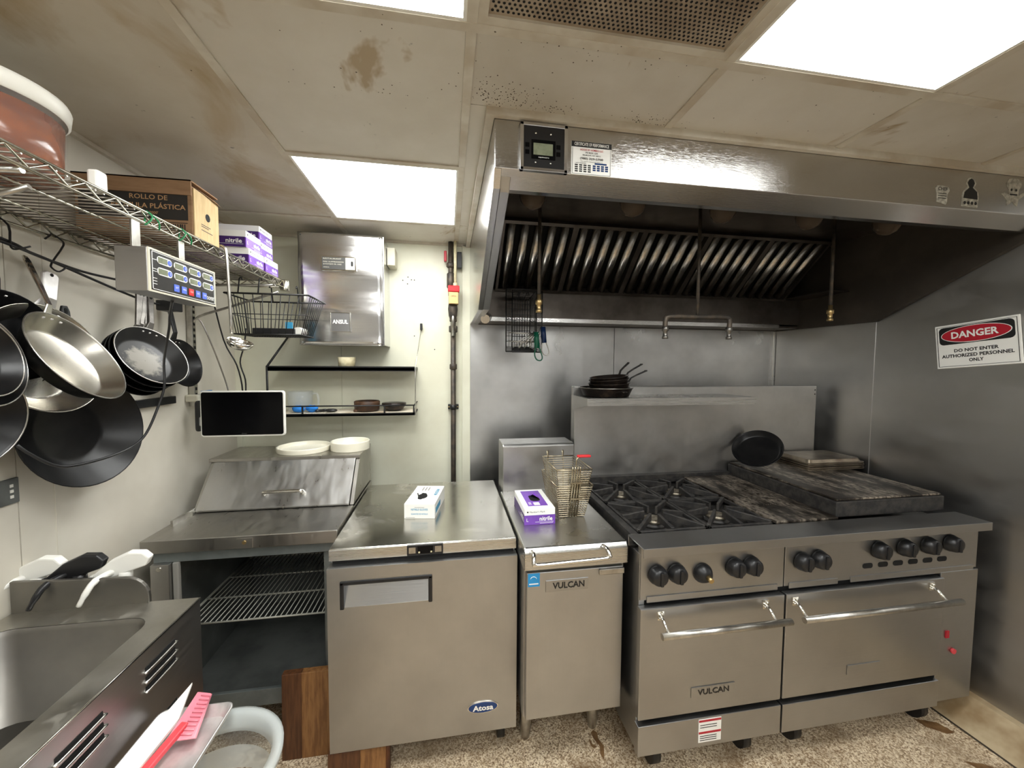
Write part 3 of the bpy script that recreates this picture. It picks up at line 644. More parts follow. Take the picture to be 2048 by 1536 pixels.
ds = box(-.15, -.019, 1.429, 1.436, .827, .866).build('thermostat_display', 'black', rf, bev=.002)
box(-.112, -.056, 1.4275, 1.43, .834, .86).build('display_window', 'black_gloss', ds)
for x in (-.131, -.037): box(x-.012, x+.012, 1.4275, 1.43, .836, .858).build('button_pad', 'handle_steel', ds)
for x in (-.106, -.062): box(x-.003, x+.003, 1.427, 1.428, .836, .842).build('button', 'cream', ds)
for cx, cy in ((-.37, 1.52), (.21, 1.52), (-.37, 2.1), (.21, 2.1)):
    c = B().box(cx-.02, cx+.02, cy-.025, cy+.025, .10, .13).build('caster', 'black_metal', rf); B().cyl((cx-.014, cy, .05), (cx+.014, cy, .05), .05, n=20).build('wheel', 'black', c)
# cutting boards
def board(label, x0, x1, y, z1, lean, planks):
    t = thing('cutting_board', label, 'cutting board', ((x0+x1)/2, y, 0), 'wooden cutting boards on the floor')
    n = sum(p[0] for p in planks); x = x0
    for wgt, m in planks:
        xn = x+(x1-x0)*wgt/n
        B().add([(x, y, 0), (xn, y, 0), (xn, y+lean, z1), (x, y+lean, z1), (x, y+.028, 0), (xn, y+.028, 0), (xn, y+.028+lean, z1), (x, y+.028+lean, z1)], [(0, 1, 2, 3), (4, 7, 6, 5), (0, 4, 5, 1), (1, 5, 6, 2), (2, 6, 7, 3), (3, 7, 4, 0)]).build('plank', m, t, bev=.002)
        x = xn
board('honey brown wooden cutting board standing against the open prep table', -.633, -.436, 1.535, .335, .012, [(.36, 'wood_b'), (.64, 'wood_a')])
board('wooden cutting board on edge beneath the refrigerator door', -.432, -.215, 1.405, .118, .01, [(.55, 'wood_b'), (.45, 'wood_a'), (.07, 'wood_c')])
# ================================================================== PREP TABLE
PX0, PX1 = -1.105, -.428
pt = thing('prep_table', 'refrigerated sandwich prep table with slanted lid and its door missing', 'prep table', (-.77, 1.9, 0))
B().box(PX0+.03, PX0+.07, 1.60, 2.26, .19, .832).build('side_wall', 'frame_grey', pt)
B().box(PX1-.06, PX1-.012, 1.60, 2.26, .19, .832).build('side_wall', 'frame_grey', pt)
box(PX0+.07, PX1-.06, 2.22, 2.26, .19, .832).build('back_wall', 'dark_in', pt)
box(PX0+.07, PX1-.06, 1.60, 2.22, .19, .235).build('cabinet_floor', 'dark_in', pt)
box(PX0+.07, PX1-.06, 1.60, 2.22, .80, .832).build('cabinet_top', 'frame_grey', pt)
box(PX0+.07, PX0+.075, 1.64, 2.22, .235, .80).build('liner', 'dark_in', pt)
box(PX0+.075, PX1-.06, 2.214, 2.22, .235, .80).build('liner', 'dark_in', pt)
box(PX1-.066, PX1-.06, 1.64, 2.214, .235, .80).build('liner', 'dark_in', pt)
box(PX0+.03, PX1-.012, 1.588, 1.602, .19, .256).build('bottom_rail', 'frame_grey', pt, bev=.002)
box(PX0+.03, PX1-.012, 1.588, 1.602, .79, .832).build('top_rail', 'frame_grey', pt, bev=.002)
st_ = box(PX0+.03, PX0+.092, 1.57, 1.60, .256, .79).build('stile', 'steel', pt, bev=.002)
B().cyl((PX0+.06, 1.566, .775), (PX0+.06, 1.571, .775), .008, n=10).build('hinge_pin', 'chrome', st_)
box(PX0+.094, PX0+.114, 1.582, 1.60, .256, .79).build('gasket', 'rubber', pt, bev=.004)
vs = None
for r_ in range(7):
    for c_ in range(5):
        x, z = -.835+c_*.072, .70+r_*.0125
        if vs is None: vs = (B().add([(x, 2.214, z), (x+.05, 2.214, z), (x+.05, 2.207, z+.006), (x, 2.207, z+.006), (x, 2.214, z+.009), (x+.05, 2.214, z+.009)], [(0, 1, 2, 3), (3, 2, 5, 4), (0, 3, 4), (1, 5, 2)]).build('vent_louver', 'dark_in', pt), x, z)
        else: c = vs[0].copy(); COL.objects.link(c); c.location = (x-vs[1], 0, z-vs[2])
# inner wire rack
rk = B(); rz = .518
for y in (1.63, 1.80, 1.97, 2.16): rk.tube([(PX0+.08, y, rz), (PX1-.07, y, rz)], .0038, 6)
for x in (PX0+.08, PX1-.07): rk.tube([(x, 1.63, rz), (x, 2.16, rz)], .0038, 6)
M['rack'] = mat('coated_rack', srgb(168, 168, 158), .4, .2)
rk = rk.build('wire_rack', 'rack', pt); wi = B(); nx = 27
for q in range(nx):
    x = PX0+.08+(q+.5)*(PX1-PX0-.15)/nx; wi.tube([(x, 1.628, rz+.004), (x, 2.16, rz+.004)], .0021, 5)
stuff(wi.build('rack_wires', 'rack', rk))
# worktop, raised rail, lid
M['steel_prep'] = steel('steel_prep', (.44, .425, .39), .26, .42, (.37, .355, .33), 6, (6, 1, 1), 8, .06)
B().prism([(1.57, .832), (1.57, .882), (1.842, .882), (1.842, .872), (2.26, .872), (2.26, .832)], 'x', PX0, PX1).build('worktop', 'steel_prep', pt, bev=.003)
ky = box(-.785, -.73, 1.566, 1.571, .835, .872).build('latch_plate', 'steel_prep', pt); B().cyl((-.757, 1.562, .858), (-.757, 1.567, .858), .007, n=12).build('key_lock', 'brass', ky)
for x0_, x1_ in ((PX0+.012, PX0+.028), (PX1-.02, PX1-.004)):
    B().prism([(1.85, .882), (1.99, 1.062), (2.0, 1.07), (2.26, 1.07), (2.26, .882)], 'x', x0_, x1_).build('hood_side', 'steel_prep', pt, bev=.001)
box(PX0+.005, PX1-.001, 1.985, 2.26, 1.066, 1.082).build('hood_top', 'steel_prep', pt, bev=.002)
box(PX0+.028, PX1-.02, 2.244, 2.26, .882, 1.066).build('hood_back', 'steel_prep', pt)
ld = B().prism([(1.838, .884), (1.833, .893), (1.983, 1.068), (1.995, 1.062), (1.852, .884)], 'x', PX0+.03, PX1-.022).build('lid', 'steel_lid', pt, bev=.002)
nl = Vector((0, -.76, .65))
pa, pb = Vector((-.815, 1.875, .938)), Vector((-.655, 1.875, .938))
B().tube(ease([pa, pa+nl*.022, pa+nl*.028+X*.02, pb+nl*.028-X*.02, pb+nl*.022, pb], 4), .0085, 10).build('lid_handle', 'chrome', ld)
for p in (pa, pb): B().sphere(p+nl*.006, .011, 10).build('handle_foot', 'chrome', ld)
B().box(PX0+.02, PX0+.028, 1.70, 1.84, .882, .905).box(PX0+.028, PX0+.04, 1.80, 1.815, .882, .902).build('cutting_board_bracket', 'handle_steel', pt)
for cx, cy in ((PX0+.08, 1.66), (PX1-.07, 1.66), (PX0+.08, 2.18), (PX1-.07, 2.18)):
    c = box(cx-.03, cx+.03, cy-.03, cy+.03, .12, .19).build('caster', 'black_metal', pt); B().cyl((cx-.015, cy, .06), (cx+.015, cy, .06), .06, n=20).build('wheel', 'black', c)
# dishes on the prep table
def dish(label, c, r, h, flat):
    d = B().lathe([(r*.97, 0), (r*.99, .0015), (r*.995, .004), (r, h-.004), (r, h-.002), (r-.002, h), (r-.005, h), (r-.0065, h-.002), (r-.007, h-.004), (r-.009, .010), (r-.012, .007), (r-.016, .006), (.001, .006)], c, 48, True)
    return tag(d.build('serving_dish', 'ceramic'), label, 'dish', 'white ceramic dishes on the prep table')
dish('wide shallow white ceramic dish on the prep table hood', (-.735, 2.13, 1.082), .126, .026, 1)
dish('smaller deep white ceramic dish beside the wide shallow one', (-.508, 2.13, 1.082), .096, .046, 0)
# ================================================================== SINK
sk = thing('prep_sink', 'stainless steel sink cabinet with louvered side panel and rear splash', 'sink', (-.93, .8, 0))
SX0, SX1, SY0, SY1, SZ = -1.168, -.714, .25, 1.225, .85
n_ = 5
outer = rrect(SX0, SX1, SY0, SY1, .004, n_); rim = rrect(SX0+.03, SX1-.065, SY0+.06, SY1-.075, .05, n_); inn = rrect(SX0+.035, SX1-.072, SY0+.066, SY1-.082, .05, n_); bot = rrect(SX0+.05, SX1-.085, SY0+.09, SY1-.1, .06, n_)
at = lambda l, z: [(p[0], p[1], z) for p in l]
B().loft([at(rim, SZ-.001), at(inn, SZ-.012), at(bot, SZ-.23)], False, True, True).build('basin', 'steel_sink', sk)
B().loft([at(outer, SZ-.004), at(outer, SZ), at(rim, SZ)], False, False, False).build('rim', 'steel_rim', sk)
sp = box(SX1-.012, SX1, SY0, SY1, .12, SZ-.0045).build('side_panel', 'steel_sink_side', sk)
box(SX0, SX0+.01, SY0, SY1, .12, SZ-.03).build('side_panel', 'steel_sink_side', sk)
box(SX0+.01, SX1-.012, SY1-.01, SY1, .12, SZ-.03).build('back_panel', 'steel_sink_side', sk); box(SX0+.01, SX1-.012, SY0, SY0+.01, .12, SZ-.03).build('front_panel', 'steel_sink_side', sk)
B().tube([(SX1, SY0, SZ-.002), (SX1, SY1, SZ-.002)], .003, 8).build('rim_edge', 'chrome', sk)
spl = [(SX0, SZ-.005), (SX1-.125, SZ-.005)]+[(SX1-.125-.06+.06*math.cos(a), SZ+.018+.06*math.sin(a)) for a in [math.radians(q) for q in range(0, 91, 15)]]+[(SX0, SZ+.088)]
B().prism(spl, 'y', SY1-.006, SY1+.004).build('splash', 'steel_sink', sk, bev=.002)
lv = None
for yc in (1.066, .85, .63, .41):
    for zc in (.802, .778, .754, .640, .616, .592, .568, .46, .436, .412):
        if lv is None:
            l = B().tube(ease([(SX1, yc-.052, zc-.008), (SX1+.004, yc-.046, zc-.008), (SX1+.004, yc+.046, zc-.008), (SX1, yc+.052, zc-.008)], 3), .0032, 8).build('louver', 'handle_steel', sp)
            B().box(SX1-.0005, SX1+.0012, yc-.05, yc+.05, zc-.007, zc+.003).build('louver_slot', 'void', sp)
            lv = (l, sp.children[-1], yc, zc)
        else:
            for o in lv[:2]:
                c = o.copy(); COL.objects.link(c); c.location = (0, yc-lv[2], zc-lv[3])
for fx in (SX0+.05, SX1-.05):
    for fy_ in (SY0+.06, SY1-.06): B().cyl((fx, fy_, 0), (fx, fy_, .12), .02, .026, 14).build('leg', 'handle_steel', sk)
# spray bottles hooked over the splash
def spray(label, x, m, rot):
    t = thing('spray_bottle', label, 'spray bottle', (x, 1.268, .62), 'spray bottles behind the sink splash')
    c = Vector((x, 1.268, 0))
    B().lathe([(.03, .62), (.034, .625), (.034, .80), (.028, .85), (.013, .885), (.013, .905)], c, 20, True, True).build('bottle', 'white' if m == 'white' else 'black', t)
    B().lathe([(.016, .90), (.016, .925)], c, 16, True, True).build('collar', m, t)
    d = Vector((math.cos(rot), math.sin(rot), 0)); s_ = Vector((-d.y, d.x, 0))
    h = B(); pr = [(-.052, .905), (.055, .938), (.064, .960), (.048, .978), (.014, .982), (-.03, .962), (-.07, .926), (-.068, .912)]
    loops = [[c+d*-u+s_*q*.013+Z*v for u, v in pr] for q in (-1, 1)]
    h.loft(loops, True, True, False).build('trigger_head', m, t, bev=.004)
    f0 = c+d*.022+Z*.93
    B().tube(ease([f0, f0+d*.016-Y*.045-Z*.005, f0+d*.024-Y*.066-Z*.03, f0+d*.036-Y*.07-Z*.058], 3), [.009]*4+[.008]*3+[.006]*3, 8).build('trigger', m, t)
    B().cyl(c+d*.066+Z*.919, c+d*.082+Z*.914, .008, n=10).build('nozzle', m, t)
spray('white spray bottle trigger at the left picture edge over the sink splash', -1.145, 'white', math.pi+.05)
spray('black spray bottle trigger between two white ones at the sink', -1.045, 'black', math.pi+.1)
spray('white spray bottle nearest the rounded end of the sink splash', -.93, 'white', math.pi+.12)
# ---- stack beside the sink: crate, clear tub, small tray, cutters
cr = B().tube([(-.535+.12*math.cos(k*math.pi/16), .905+.12*math.sin(k*math.pi/16), .268) for k in range(32)], .006, 8, closed=True)
t = thing('pot_stand', 'round steel wire stand on the floor under the clear tub', 'stand', (-.535, .905, 0)); cr.build('ring', 'handle_steel', t)
for q in (.5, 2.6, 4.7): B().tube([(-.535+.12*math.cos(q), .905+.12*math.sin(q), .265), (-.535+.14*math.cos(q), .905+.14*math.sin(q), .0)], .006, 8).build('leg', 'handle_steel', t)
tc = Vector((-.535, .905, .0)); R_ = .142
pr = [(.001, .276), (R_-.02, .276), (R_-.012, .284), (R_-.004, .60), (R_, .625), (R_+.012, .628), (R_+.013, .642), (R_+.004, .645), (R_-.004, .640), (R_-.012, .60), (R_-.02, .292), (.001, .286)]
t = thing('clear_tub', 'round clear plastic tub under the small metal tray', 'tub', (tc.x, tc.y, .276)); B().lathe(pr[:4]+pr[9:], tc, 48).build('tub_wall', 'glass', t)
B().lathe([(R_-.004, .60), (R_, .625), (R_+.012, .628), (R_+.013, .642), (R_+.004, .645), (R_-.01, .640), (R_-.012, .60)], tc, 48).build('rim', 'glass_rim', t)
B().lathe([(R_-.010, .50), (R_-.008, .56)], tc, 48).build('band', 'glass_rim', t)
def tray_mesh(x0, x1, y0, y1, z, h, r=.02, flare=.012):
    a, b, c_, d = rrect(x0, x1, y0, y1, r), rrect(x0+.004, x1-.004, y0+.004, y1-.004, r), rrect(x0+flare, x1-flare, y0+flare, y1-flare, r), rrect(x0+flare+.002, x1-flare-.002, y0+flare+.002, y1-flare-.002, r)
    return B().loft([at(c_, z), at(a, z+h-.003), at(a, z+h), at(b, z+h+.001), at(d, z+.002)], True, True, True)
tag(tray_mesh(-.702, -.535, .78, 1.045, .646, .026).build('small_tray', 'alum'), 'small dull aluminium tray on the clear tub beside the sink', 'tray')
t = thing('pastry_cutter', 'pink plastic comb cutter with red handle lying in the small tray', 'cutter', (-.63, .93, .65))
B().add([(-.66, .84, .652), (-.64, .84, .652), (-.607, .985, .672), (-.625, .99, .672), (-.66, .84, .664), (-.64, .84, .664), (-.607, .985, .684), (-.625, .99, .684)], [(0, 1, 2, 3), (4, 7, 6, 5), (0, 4, 5, 1), (1, 5, 6, 2), (2, 6, 7, 3), (3, 7, 4, 0)]).build('handle', 'coral', t, bev=.003)
hd = B().add([(-.64, .955, .668), (-.578, .955, .668), (-.592, 1.045, .700), (-.625, 1.05, .704), (-.64, .962, .660), (-.578, .962, .660), (-.592, 1.052, .692), (-.625, 1.057, .696)], [(0, 1, 2, 3), (4, 7, 6, 5), (0, 4, 5, 1), (1, 5, 6, 2), (2, 6, 7, 3), (3, 7, 4, 0)]).build('comb_head', 'pink', t, bev=.002)
for q in range(10):
    y = .965+q*.0085; z = .6725+q*.0030; B().tube([(-.612, y, z), (-.587, y-.004, z+.001)], .0018, 6).build('rib', 'pink', t)
t = tag(B().add([(-.70, .74, .668), (-.66, .74, .660), (-.637, 1.0, .676), (-.645, 1.065, .712), (-.70, .74, .674), (-.66, .74, .666), (-.637, 1.0, .682), (-.645, 1.065, .718)], [(0, 1, 2, 3), (4, 7, 6, 5), (0, 4, 5, 1), (1, 5, 6, 2), (2, 6, 7, 3), (3, 7, 4, 0)]).build('plastic_scraper', 'white'), 'long white plastic scraper leaning on the sink side above the tray', 'scraper')
# ================================================================== WIRE SHELF ON THE LEFT WALL
WX0, WX1, WY0, WY1, WT, WB = -1.162, -.80, .35, 2.09, 1.935, 1.905
ws = thing('wire_wall_shelf', 'long chrome wire shelf on brackets along the left wall', 'shelf', (-.98, 1.2, 1.36))
for x in (WX0, WX1):
    B().tube([(x, WY0, WT), (x, WY1, WT)], .0042, 8).build('top_rail', 'chrome_wire', ws); B().tube([(x, WY0, WB), (x, WY1, WB)], .0042, 8).build('bottom_rail', 'chrome_wire', ws)
    zz = []; y = WY0; k = 0
    while y < WY1: zz.append((x, y, WT-.002 if k % 2 else WB+.002)); k += 1; y += .040
    B().tube(zz, .0028, 5).build('truss_wire', 'chrome_wire', ws)
for y in (WY0, WY1):
    for z in (WT, WB): B().tube([(WX0, y, z), (WX1, y, z)], .0042, 8).build('end_rail', 'chrome_wire', ws)
    zz = [(WX0+k*.04, y, WT-.002 if k % 2 else WB+.002) for k in range(10)]; B().tube(zz, .0028, 5).build('truss_wire', 'chrome_wire', ws)
mt = B(); y = WY0+.01
while y < WY1: mt.tube([(WX0, y, WT-.006), (WX1, y, WT-.006)], .002, 5); y += .0225
stuff(mt.build('wire_mat', 'mat_wire', ws))
for x in (-1.06, -.93): B().tube([(x, WY0, WT-.011), (x, WY1, WT-.011)], .0035, 6).build('cross_rod', 'chrome_wire', ws)
for y in (WY1, ): B().lathe([(.019, 1.888), (.02, 1.892), (.02, 1.938), (.012, 1.942)], (WX1+.004, y+.003, 0), 12, True, True).build('corner_collar', 'chrome_wire', ws)
# wall post and brackets
po = B().box(-1.172, -1.148, 1.985, 2.01, 1.33, 1.90).build('slotted_post', 'handle_steel', ws, bev=.002)
sl_ = None
for k in range(20):
    z = 1.35+k*.027
    if sl_ is None: sl_ = (box(-1.149, -1.1472, 1.991, 2.004, z, z+.014).build('slot', 'void', po), z)
    else: c = sl_[0].copy(); COL.objects.link(c); c.location = (0, 0, z-sl_[1])
for yb in (2.0, .9):
    B().tube([(-1.16, yb, 1.885), (-.80, yb, 1.898)], .006, 8).tube(ease([(-1.155, yb, 1.70), (-1.13, yb, 1.742), (-1.0, yb, 1.79), (-.79, yb, 1.868)], 3), .0055, 8).build('bracket_arm', 'handle_steel', ws)
cl = box(-1.175, -1.12, 1.96, 2.03, 1.352, 1.385).build('plastic_clamp', 'beige', ws, bev=.006)
# ---- timer
tm = thing('kitchen_timer', 'black eight-display digital kitchen timer hanging from the wire shelf', 'timer', (-.76, 1.225, 1.71))
TX0, TX1, TY0, TY1, TZ0, TZ1 = -.792, -.722, 1.088, 1.362, 1.708, 1.815
box(TX0, TX1, TY0, TY1, TZ0, TZ1)  .build('housing', 'steel_sink_side', tm, bev=.002)
fa = box(TX1, TX1+.003, TY0, TY1, TZ0, TZ1).build('face_plate', 'beige', tm); box(TX1+.003, TX1+.004, TY0+.006, TY1-.006, TZ0+.005, TZ1-.005).build('black_face', 'black', fa)
ln = B(); xx = TX1+.004
for a in ((TY0+.009, TY1-.009, TZ0+.007, TZ0+.0082), (TY0+.009, TY1-.009, TZ1-.0082, TZ1-.007), (TY0+.009, TY0+.0105, TZ0+.007, TZ1-.007), (TY1-.0105, TY1-.009, TZ0+.007, TZ1-.007)): ln.box(xx, xx+.0006, a[0], a[1], a[2], a[3])
for q, z in enumerate((1.788, 1.765, 1.759, 1.742, 1.735, 1.728)): ln.box(xx, xx+.0006, TY0+.009, TY0+.024, z, z+.0012)
ln.build('white_lines', 'paper', fa)
for c_ in range(4):
    for r_, z in ((0, 1.791), (1, 1.763)):
        y0 = TY0+.026+c_*.0605
        B().prism([(p[0], p[1]) for p in rrect(y0, y0+.053, z-.0095, z+.0095, .009, 4)], 'x', xx, xx+.0008).build('display_surround', 'paper', fa)
        box(xx+.0006, xx+.0016, y0+.003, y0+.035, z-.0068, z+.0068).build('display', 'lcd', fa)
        B().lathe([(.0072, 0), (.0065, .002)], (xx, y0+.0435, z), 14, True, True, axis='x').build('round_button', 'blue_btn', fa)
        text(fa, str(r_*4+c_+1), 'paper', (xx+.0021, y0+.0435, z), Y, Z, .006)
for q in range(5):
    y = TY0+.084+q*.030; box(xx, xx+.0016, y, y+.02, 1.722, 1.741).build('key', 'red' if q == 2 else 'blue_btn', fa, bev=.002)
    text(fa, ('SET', 'MIN', 'CLR', 'SEC', 'ON')[q], 'paper', (xx+.0017, y+.01, 1.733), Y, Z, .005, .012)
text(fa, 'YOOYIST', 'paper', (xx+.0002, TY1-.034, 1.729), Y, Z, .010, .042, bold=.015)
for y in (1.172, 1.47):
    if y < 1.3:
        hg = box(-.806, -.80, y-.014, y+.014, 1.766, 1.902).build('hanger_plate', 'handle_steel', tm, bev=.001)
        B().lathe([(.006, .008), (.017, .006), (.018, -.004), (.006, -.016)], (-.80, y-.002, 1.775), 12, True, True, axis='x').build('clamp_knob', 'black', hg)
    else: box(-.806, -.80, 1.335, 1.36, 1.80, 1.902).build('hanger_plate', 'handle_steel', tm, bev=.001)
for y in (1.21, 1.345):
    B().tube(ease([(-.80, y, 1.94), (-.79, y+.006, 1.925), (-.798, y-.01, 1.90), (-.806, y+.004, 1.925), (-.80, y, 1.94), (-.785, y+.02, 1.92), (-.79, y+.03, 1.90)], 3), .0022, 5).build('twist_tie', 'green_tie', tm)
tag(B().tube(ease([(-.770, 1.249, 1.709), (-.81, 1.30, 1.67), (-.850, 1.358, 1.633), (-.880, 1.379, 1.540), (-.880, 1.376, 1.460), (-.89, 1.362, 1.396), (-.905, 1.332, 1.318), (-.92, 1.30, 1.285), (-.93, 1.232, 1.270), (-.94, 1.14, 1.269), (-.95, 1.10, 1.282), (-.96, 1.06, 1.319), (-.97, 1.045, 1.343)], 5), .0036, 6).build('power_cord', 'black'), 'thin black cord looping from the timer down across the hanging pans', 'cord')
t = thing('wall_cable', 'pair of black cables strung along the left wall below the wire shelf', 'cable', (-1.13, 1.4, 1.75))
B().tube(ease([(-1.130, 1.0, 1.87), (-1.130, 1.219, 1.847), (-1.130, 1.279, 1.831), (-1.130, 1.361, 1.821), (-1.130, 1.458, 1.815), (-1.130, 1.628, 1.820), (-1.13, 1.8, 1.83)], 4), .0042, 6).build('cable_strand', 'black', t)
B().tube(ease([(-1.120, 1.1, 1.85), (-1.120, 1.268, 1.829), (-1.120, 1.349, 1.816), (-1.120, 1.445, 1.798), (-1.120, 1.557, 1.778), (-1.120, 1.669, 1.762), (-1.10, 1.74, 1.756)], 4), .0042, 6).build('cable_strand', 'black', t)
box(-1.12, -1.06, 1.72, 1.78, 1.735, 1.775).build('plug', 'black', t, bev=.004)
# ---- ladle
t = thing('ladle', 'steel ladle hooked on the front rail of the wire shelf', 'ladle', (-.775, 1.57, 1.58))
B().tube(ease([(-.815, 1.553, 1.915), (-.806, 1.556, 1.948), (-.79, 1.557, 1.945), (-.784, 1.558, 1.92), (-.78, 1.560, 1.80), (-.778, 1.566, 1.64)], 4), .0052, 8).build('handle', 'handle_steel', t)
lb_ = B(); ax = Vector((.35, -.15, .92)).normalized(); u_ = ax.orthogonal().normalized(); v_ = ax.cross(u_); cc = Vector((-.755, 1.575, 1.612))
lb_.loft([[cc+ax*(-.034*math.sin(math.radians(q)))+u_*.043*math.cos(math.radians(q))*math.cos(k*math.pi/12)+v_*.043*math.cos(math.radians(q))*math.sin(k*math.pi/12) for k in range(24)] for q in (0, 15, 30, 45, 60, 75, 86)], False, True)
lb_ = lb_.build('bowl', 'chrome', t); md = lb_.modifiers.new('s', 'SOLIDIFY'); md.thickness = .0015
# ---- black wire basket
t = thing('wire_basket', 'black wire basket hanging under the end of the wire shelf', 'basket', (-.79, 1.98, 1.66))
ta, tb = (-.955, -.615, 1.87, 2.115), (-.93, -.66, 1.89, 2.07); tz, bz = 1.835, 1.66
loop = lambda q, z: [(q[0], q[2], z), (q[1], q[2], z), (q[1], q[3], z), (q[0], q[3], z)]
for q, z, r in ((ta, tz, .004), (tb, bz, .003)):
    l = loop(q, z)
    for a, b in zip(l, l[1:]+l[:1]): B().tube([a, b], r, 6).build('rim' if z > 1.8 else 'base_wire', 'wire_black', t)
mid = [tuple((a+b)/2 for a, b in zip(p, q)) for p, q in zip(loop(ta, tz), loop(tb, bz))]
wm = B().tube(mid, .002, 5, closed=True)
def lerp(a, b, k): return tuple(p+(q-p)*k for p, q in zip(a, b))
lt, lb2 = loop(ta, tz), loop(tb, bz)
for i in range(4):
    for k in range(1, 9): wm.tube([lerp(lt[i], lt[(i+1) % 4], k/9), lerp(lb2[i], lb2[(i+1) % 4], k/9)], .0019, 5)
for k in range(1, 12): wm.tube([lerp(lb2[0], lb2[1], k/12), lerp(lb2[3], lb2[2], k/12)], .0019, 5)
for k in range(1, 7): wm.tube([lerp(lb2[0], lb2[3], k/7), lerp(lb2[1], lb2[2], k/7)], .0019, 5)
stuff(wm.build('side_wires', 'wire_black', t))
for x in (-.90, -.82): B().tube([(x, 1.87, tz), (x, 1.885, 1.90), (x, 1.90, 1.912), (x, 1.91, 1.90)], .003, 6).build('hanger', 'wire_black', t)
for x in (-.86, -.74): B().tube([(x, 2.115, tz), (x, 2.10, 1.90), (x, 2.09, 1.912), (x, 2.08, 1.90)], .003, 6).build('hanger', 'wire_black', t)
tag(box(-.88, -.70, 1.94, 2.03, 1.664, 1.692).build('black_case', 'black', bev=.004), 'flat black case lying in the black wire basket', 'case')
tag(B().cyl((-.69, 1.95, 1.682), (-.69, 2.03, 1.682), .018, n=16).build('tape_roll', 'white'), 'small white roll at the right end inside the wire basket', 'roll')
tag(box(-.775, -.745, 2.035, 2.045, 1.664, 1.73).build('label_card', 'blue'), 'small pale blue card standing in the wire basket', 'card')
# ---- cardboard box
t = thing('cardboard_box', 'brown cardboard film box with Spanish lettering on the wire shelf', 'box', (-.96, 1.48, 1.937))
CX0, CX1, CY0, CY1, CZ0, CZ1 = -1.125, -.805, 1.412, 1.55, 1.937, 2.095
box(CX0, CX1, CY0, CY1, CZ0, CZ1).build('carton', 'card', t, bev=.002)
box(CX0-.004, CX1+.001, CY0-.005, CY0-.001, CZ1-.032, CZ1+.016).build('lid_flap', 'card', t); box(CX0-.004, CX1+.001, CY0-.005, CY1+.003, CZ1+.012, CZ1+.016).build('lid', 'card', t)
sd_ = plabel(box(CX1+.0005, CX1+.004, CY0+.004, CY1-.001, CZ0, CZ1-.005).build('end_flap', 'card_light', t), 'pale end flap with a torn hole')
B().add([(CX1-.01, CY0+.01, CZ1+.01), (CX1-.01, CY1, CZ1+.01), (CX1+.012, CY1+.004, CZ1-.012), (CX1+.006, CY0+.05, CZ1-.004)], [(0, 1, 2, 3)]).build('torn_edge', 'card', t)
B().cyl((CX1+.0035, 1.486, 2.02), (CX1+.0046, 1.486, 2.02), .013, n=10).build('hole', 'void', t)
for z, w_ in ((1.988, .05), (1.982, .04), (1.97, .06)): box(CX1+.004, CX1+.0046, 1.45, 1.45+w_, z, z+.002).build('print_line', 'ink', t)
band = box(CX0+.01, CX1-.012, CY0-.0015, CY0-.0001, 1.985, 2.066).build('print_band', 'print_dark', t)
TT = lambda s, z, h, wd, x=-.925: text(t, s, 'print_tan', (x, CY0-.0015, z), X, Z, h, wd, bold=.012)
TT('ROLLO DE', 2.051, .015, .105); TT('PEL\u00cdCULA PL\u00c1STICA', 2.026, .019, .205); TT("12\" x 2000'", 2.0035, .009, .05)
pb_ = B()
for k in range(12): pb_.box(-.90+k*.0065, -.90+k*.0065+(.003 if k % 3 else .0045), CY0-.0012, CY0-.0001, 1.955, 1.972)
for z in (1.951, 1.975): pb_.box(-.96, CX1-.014, CY0-.0012, CY0-.0001, z, z+.0018)
pb_.build('barcode', 'print_dark', t)
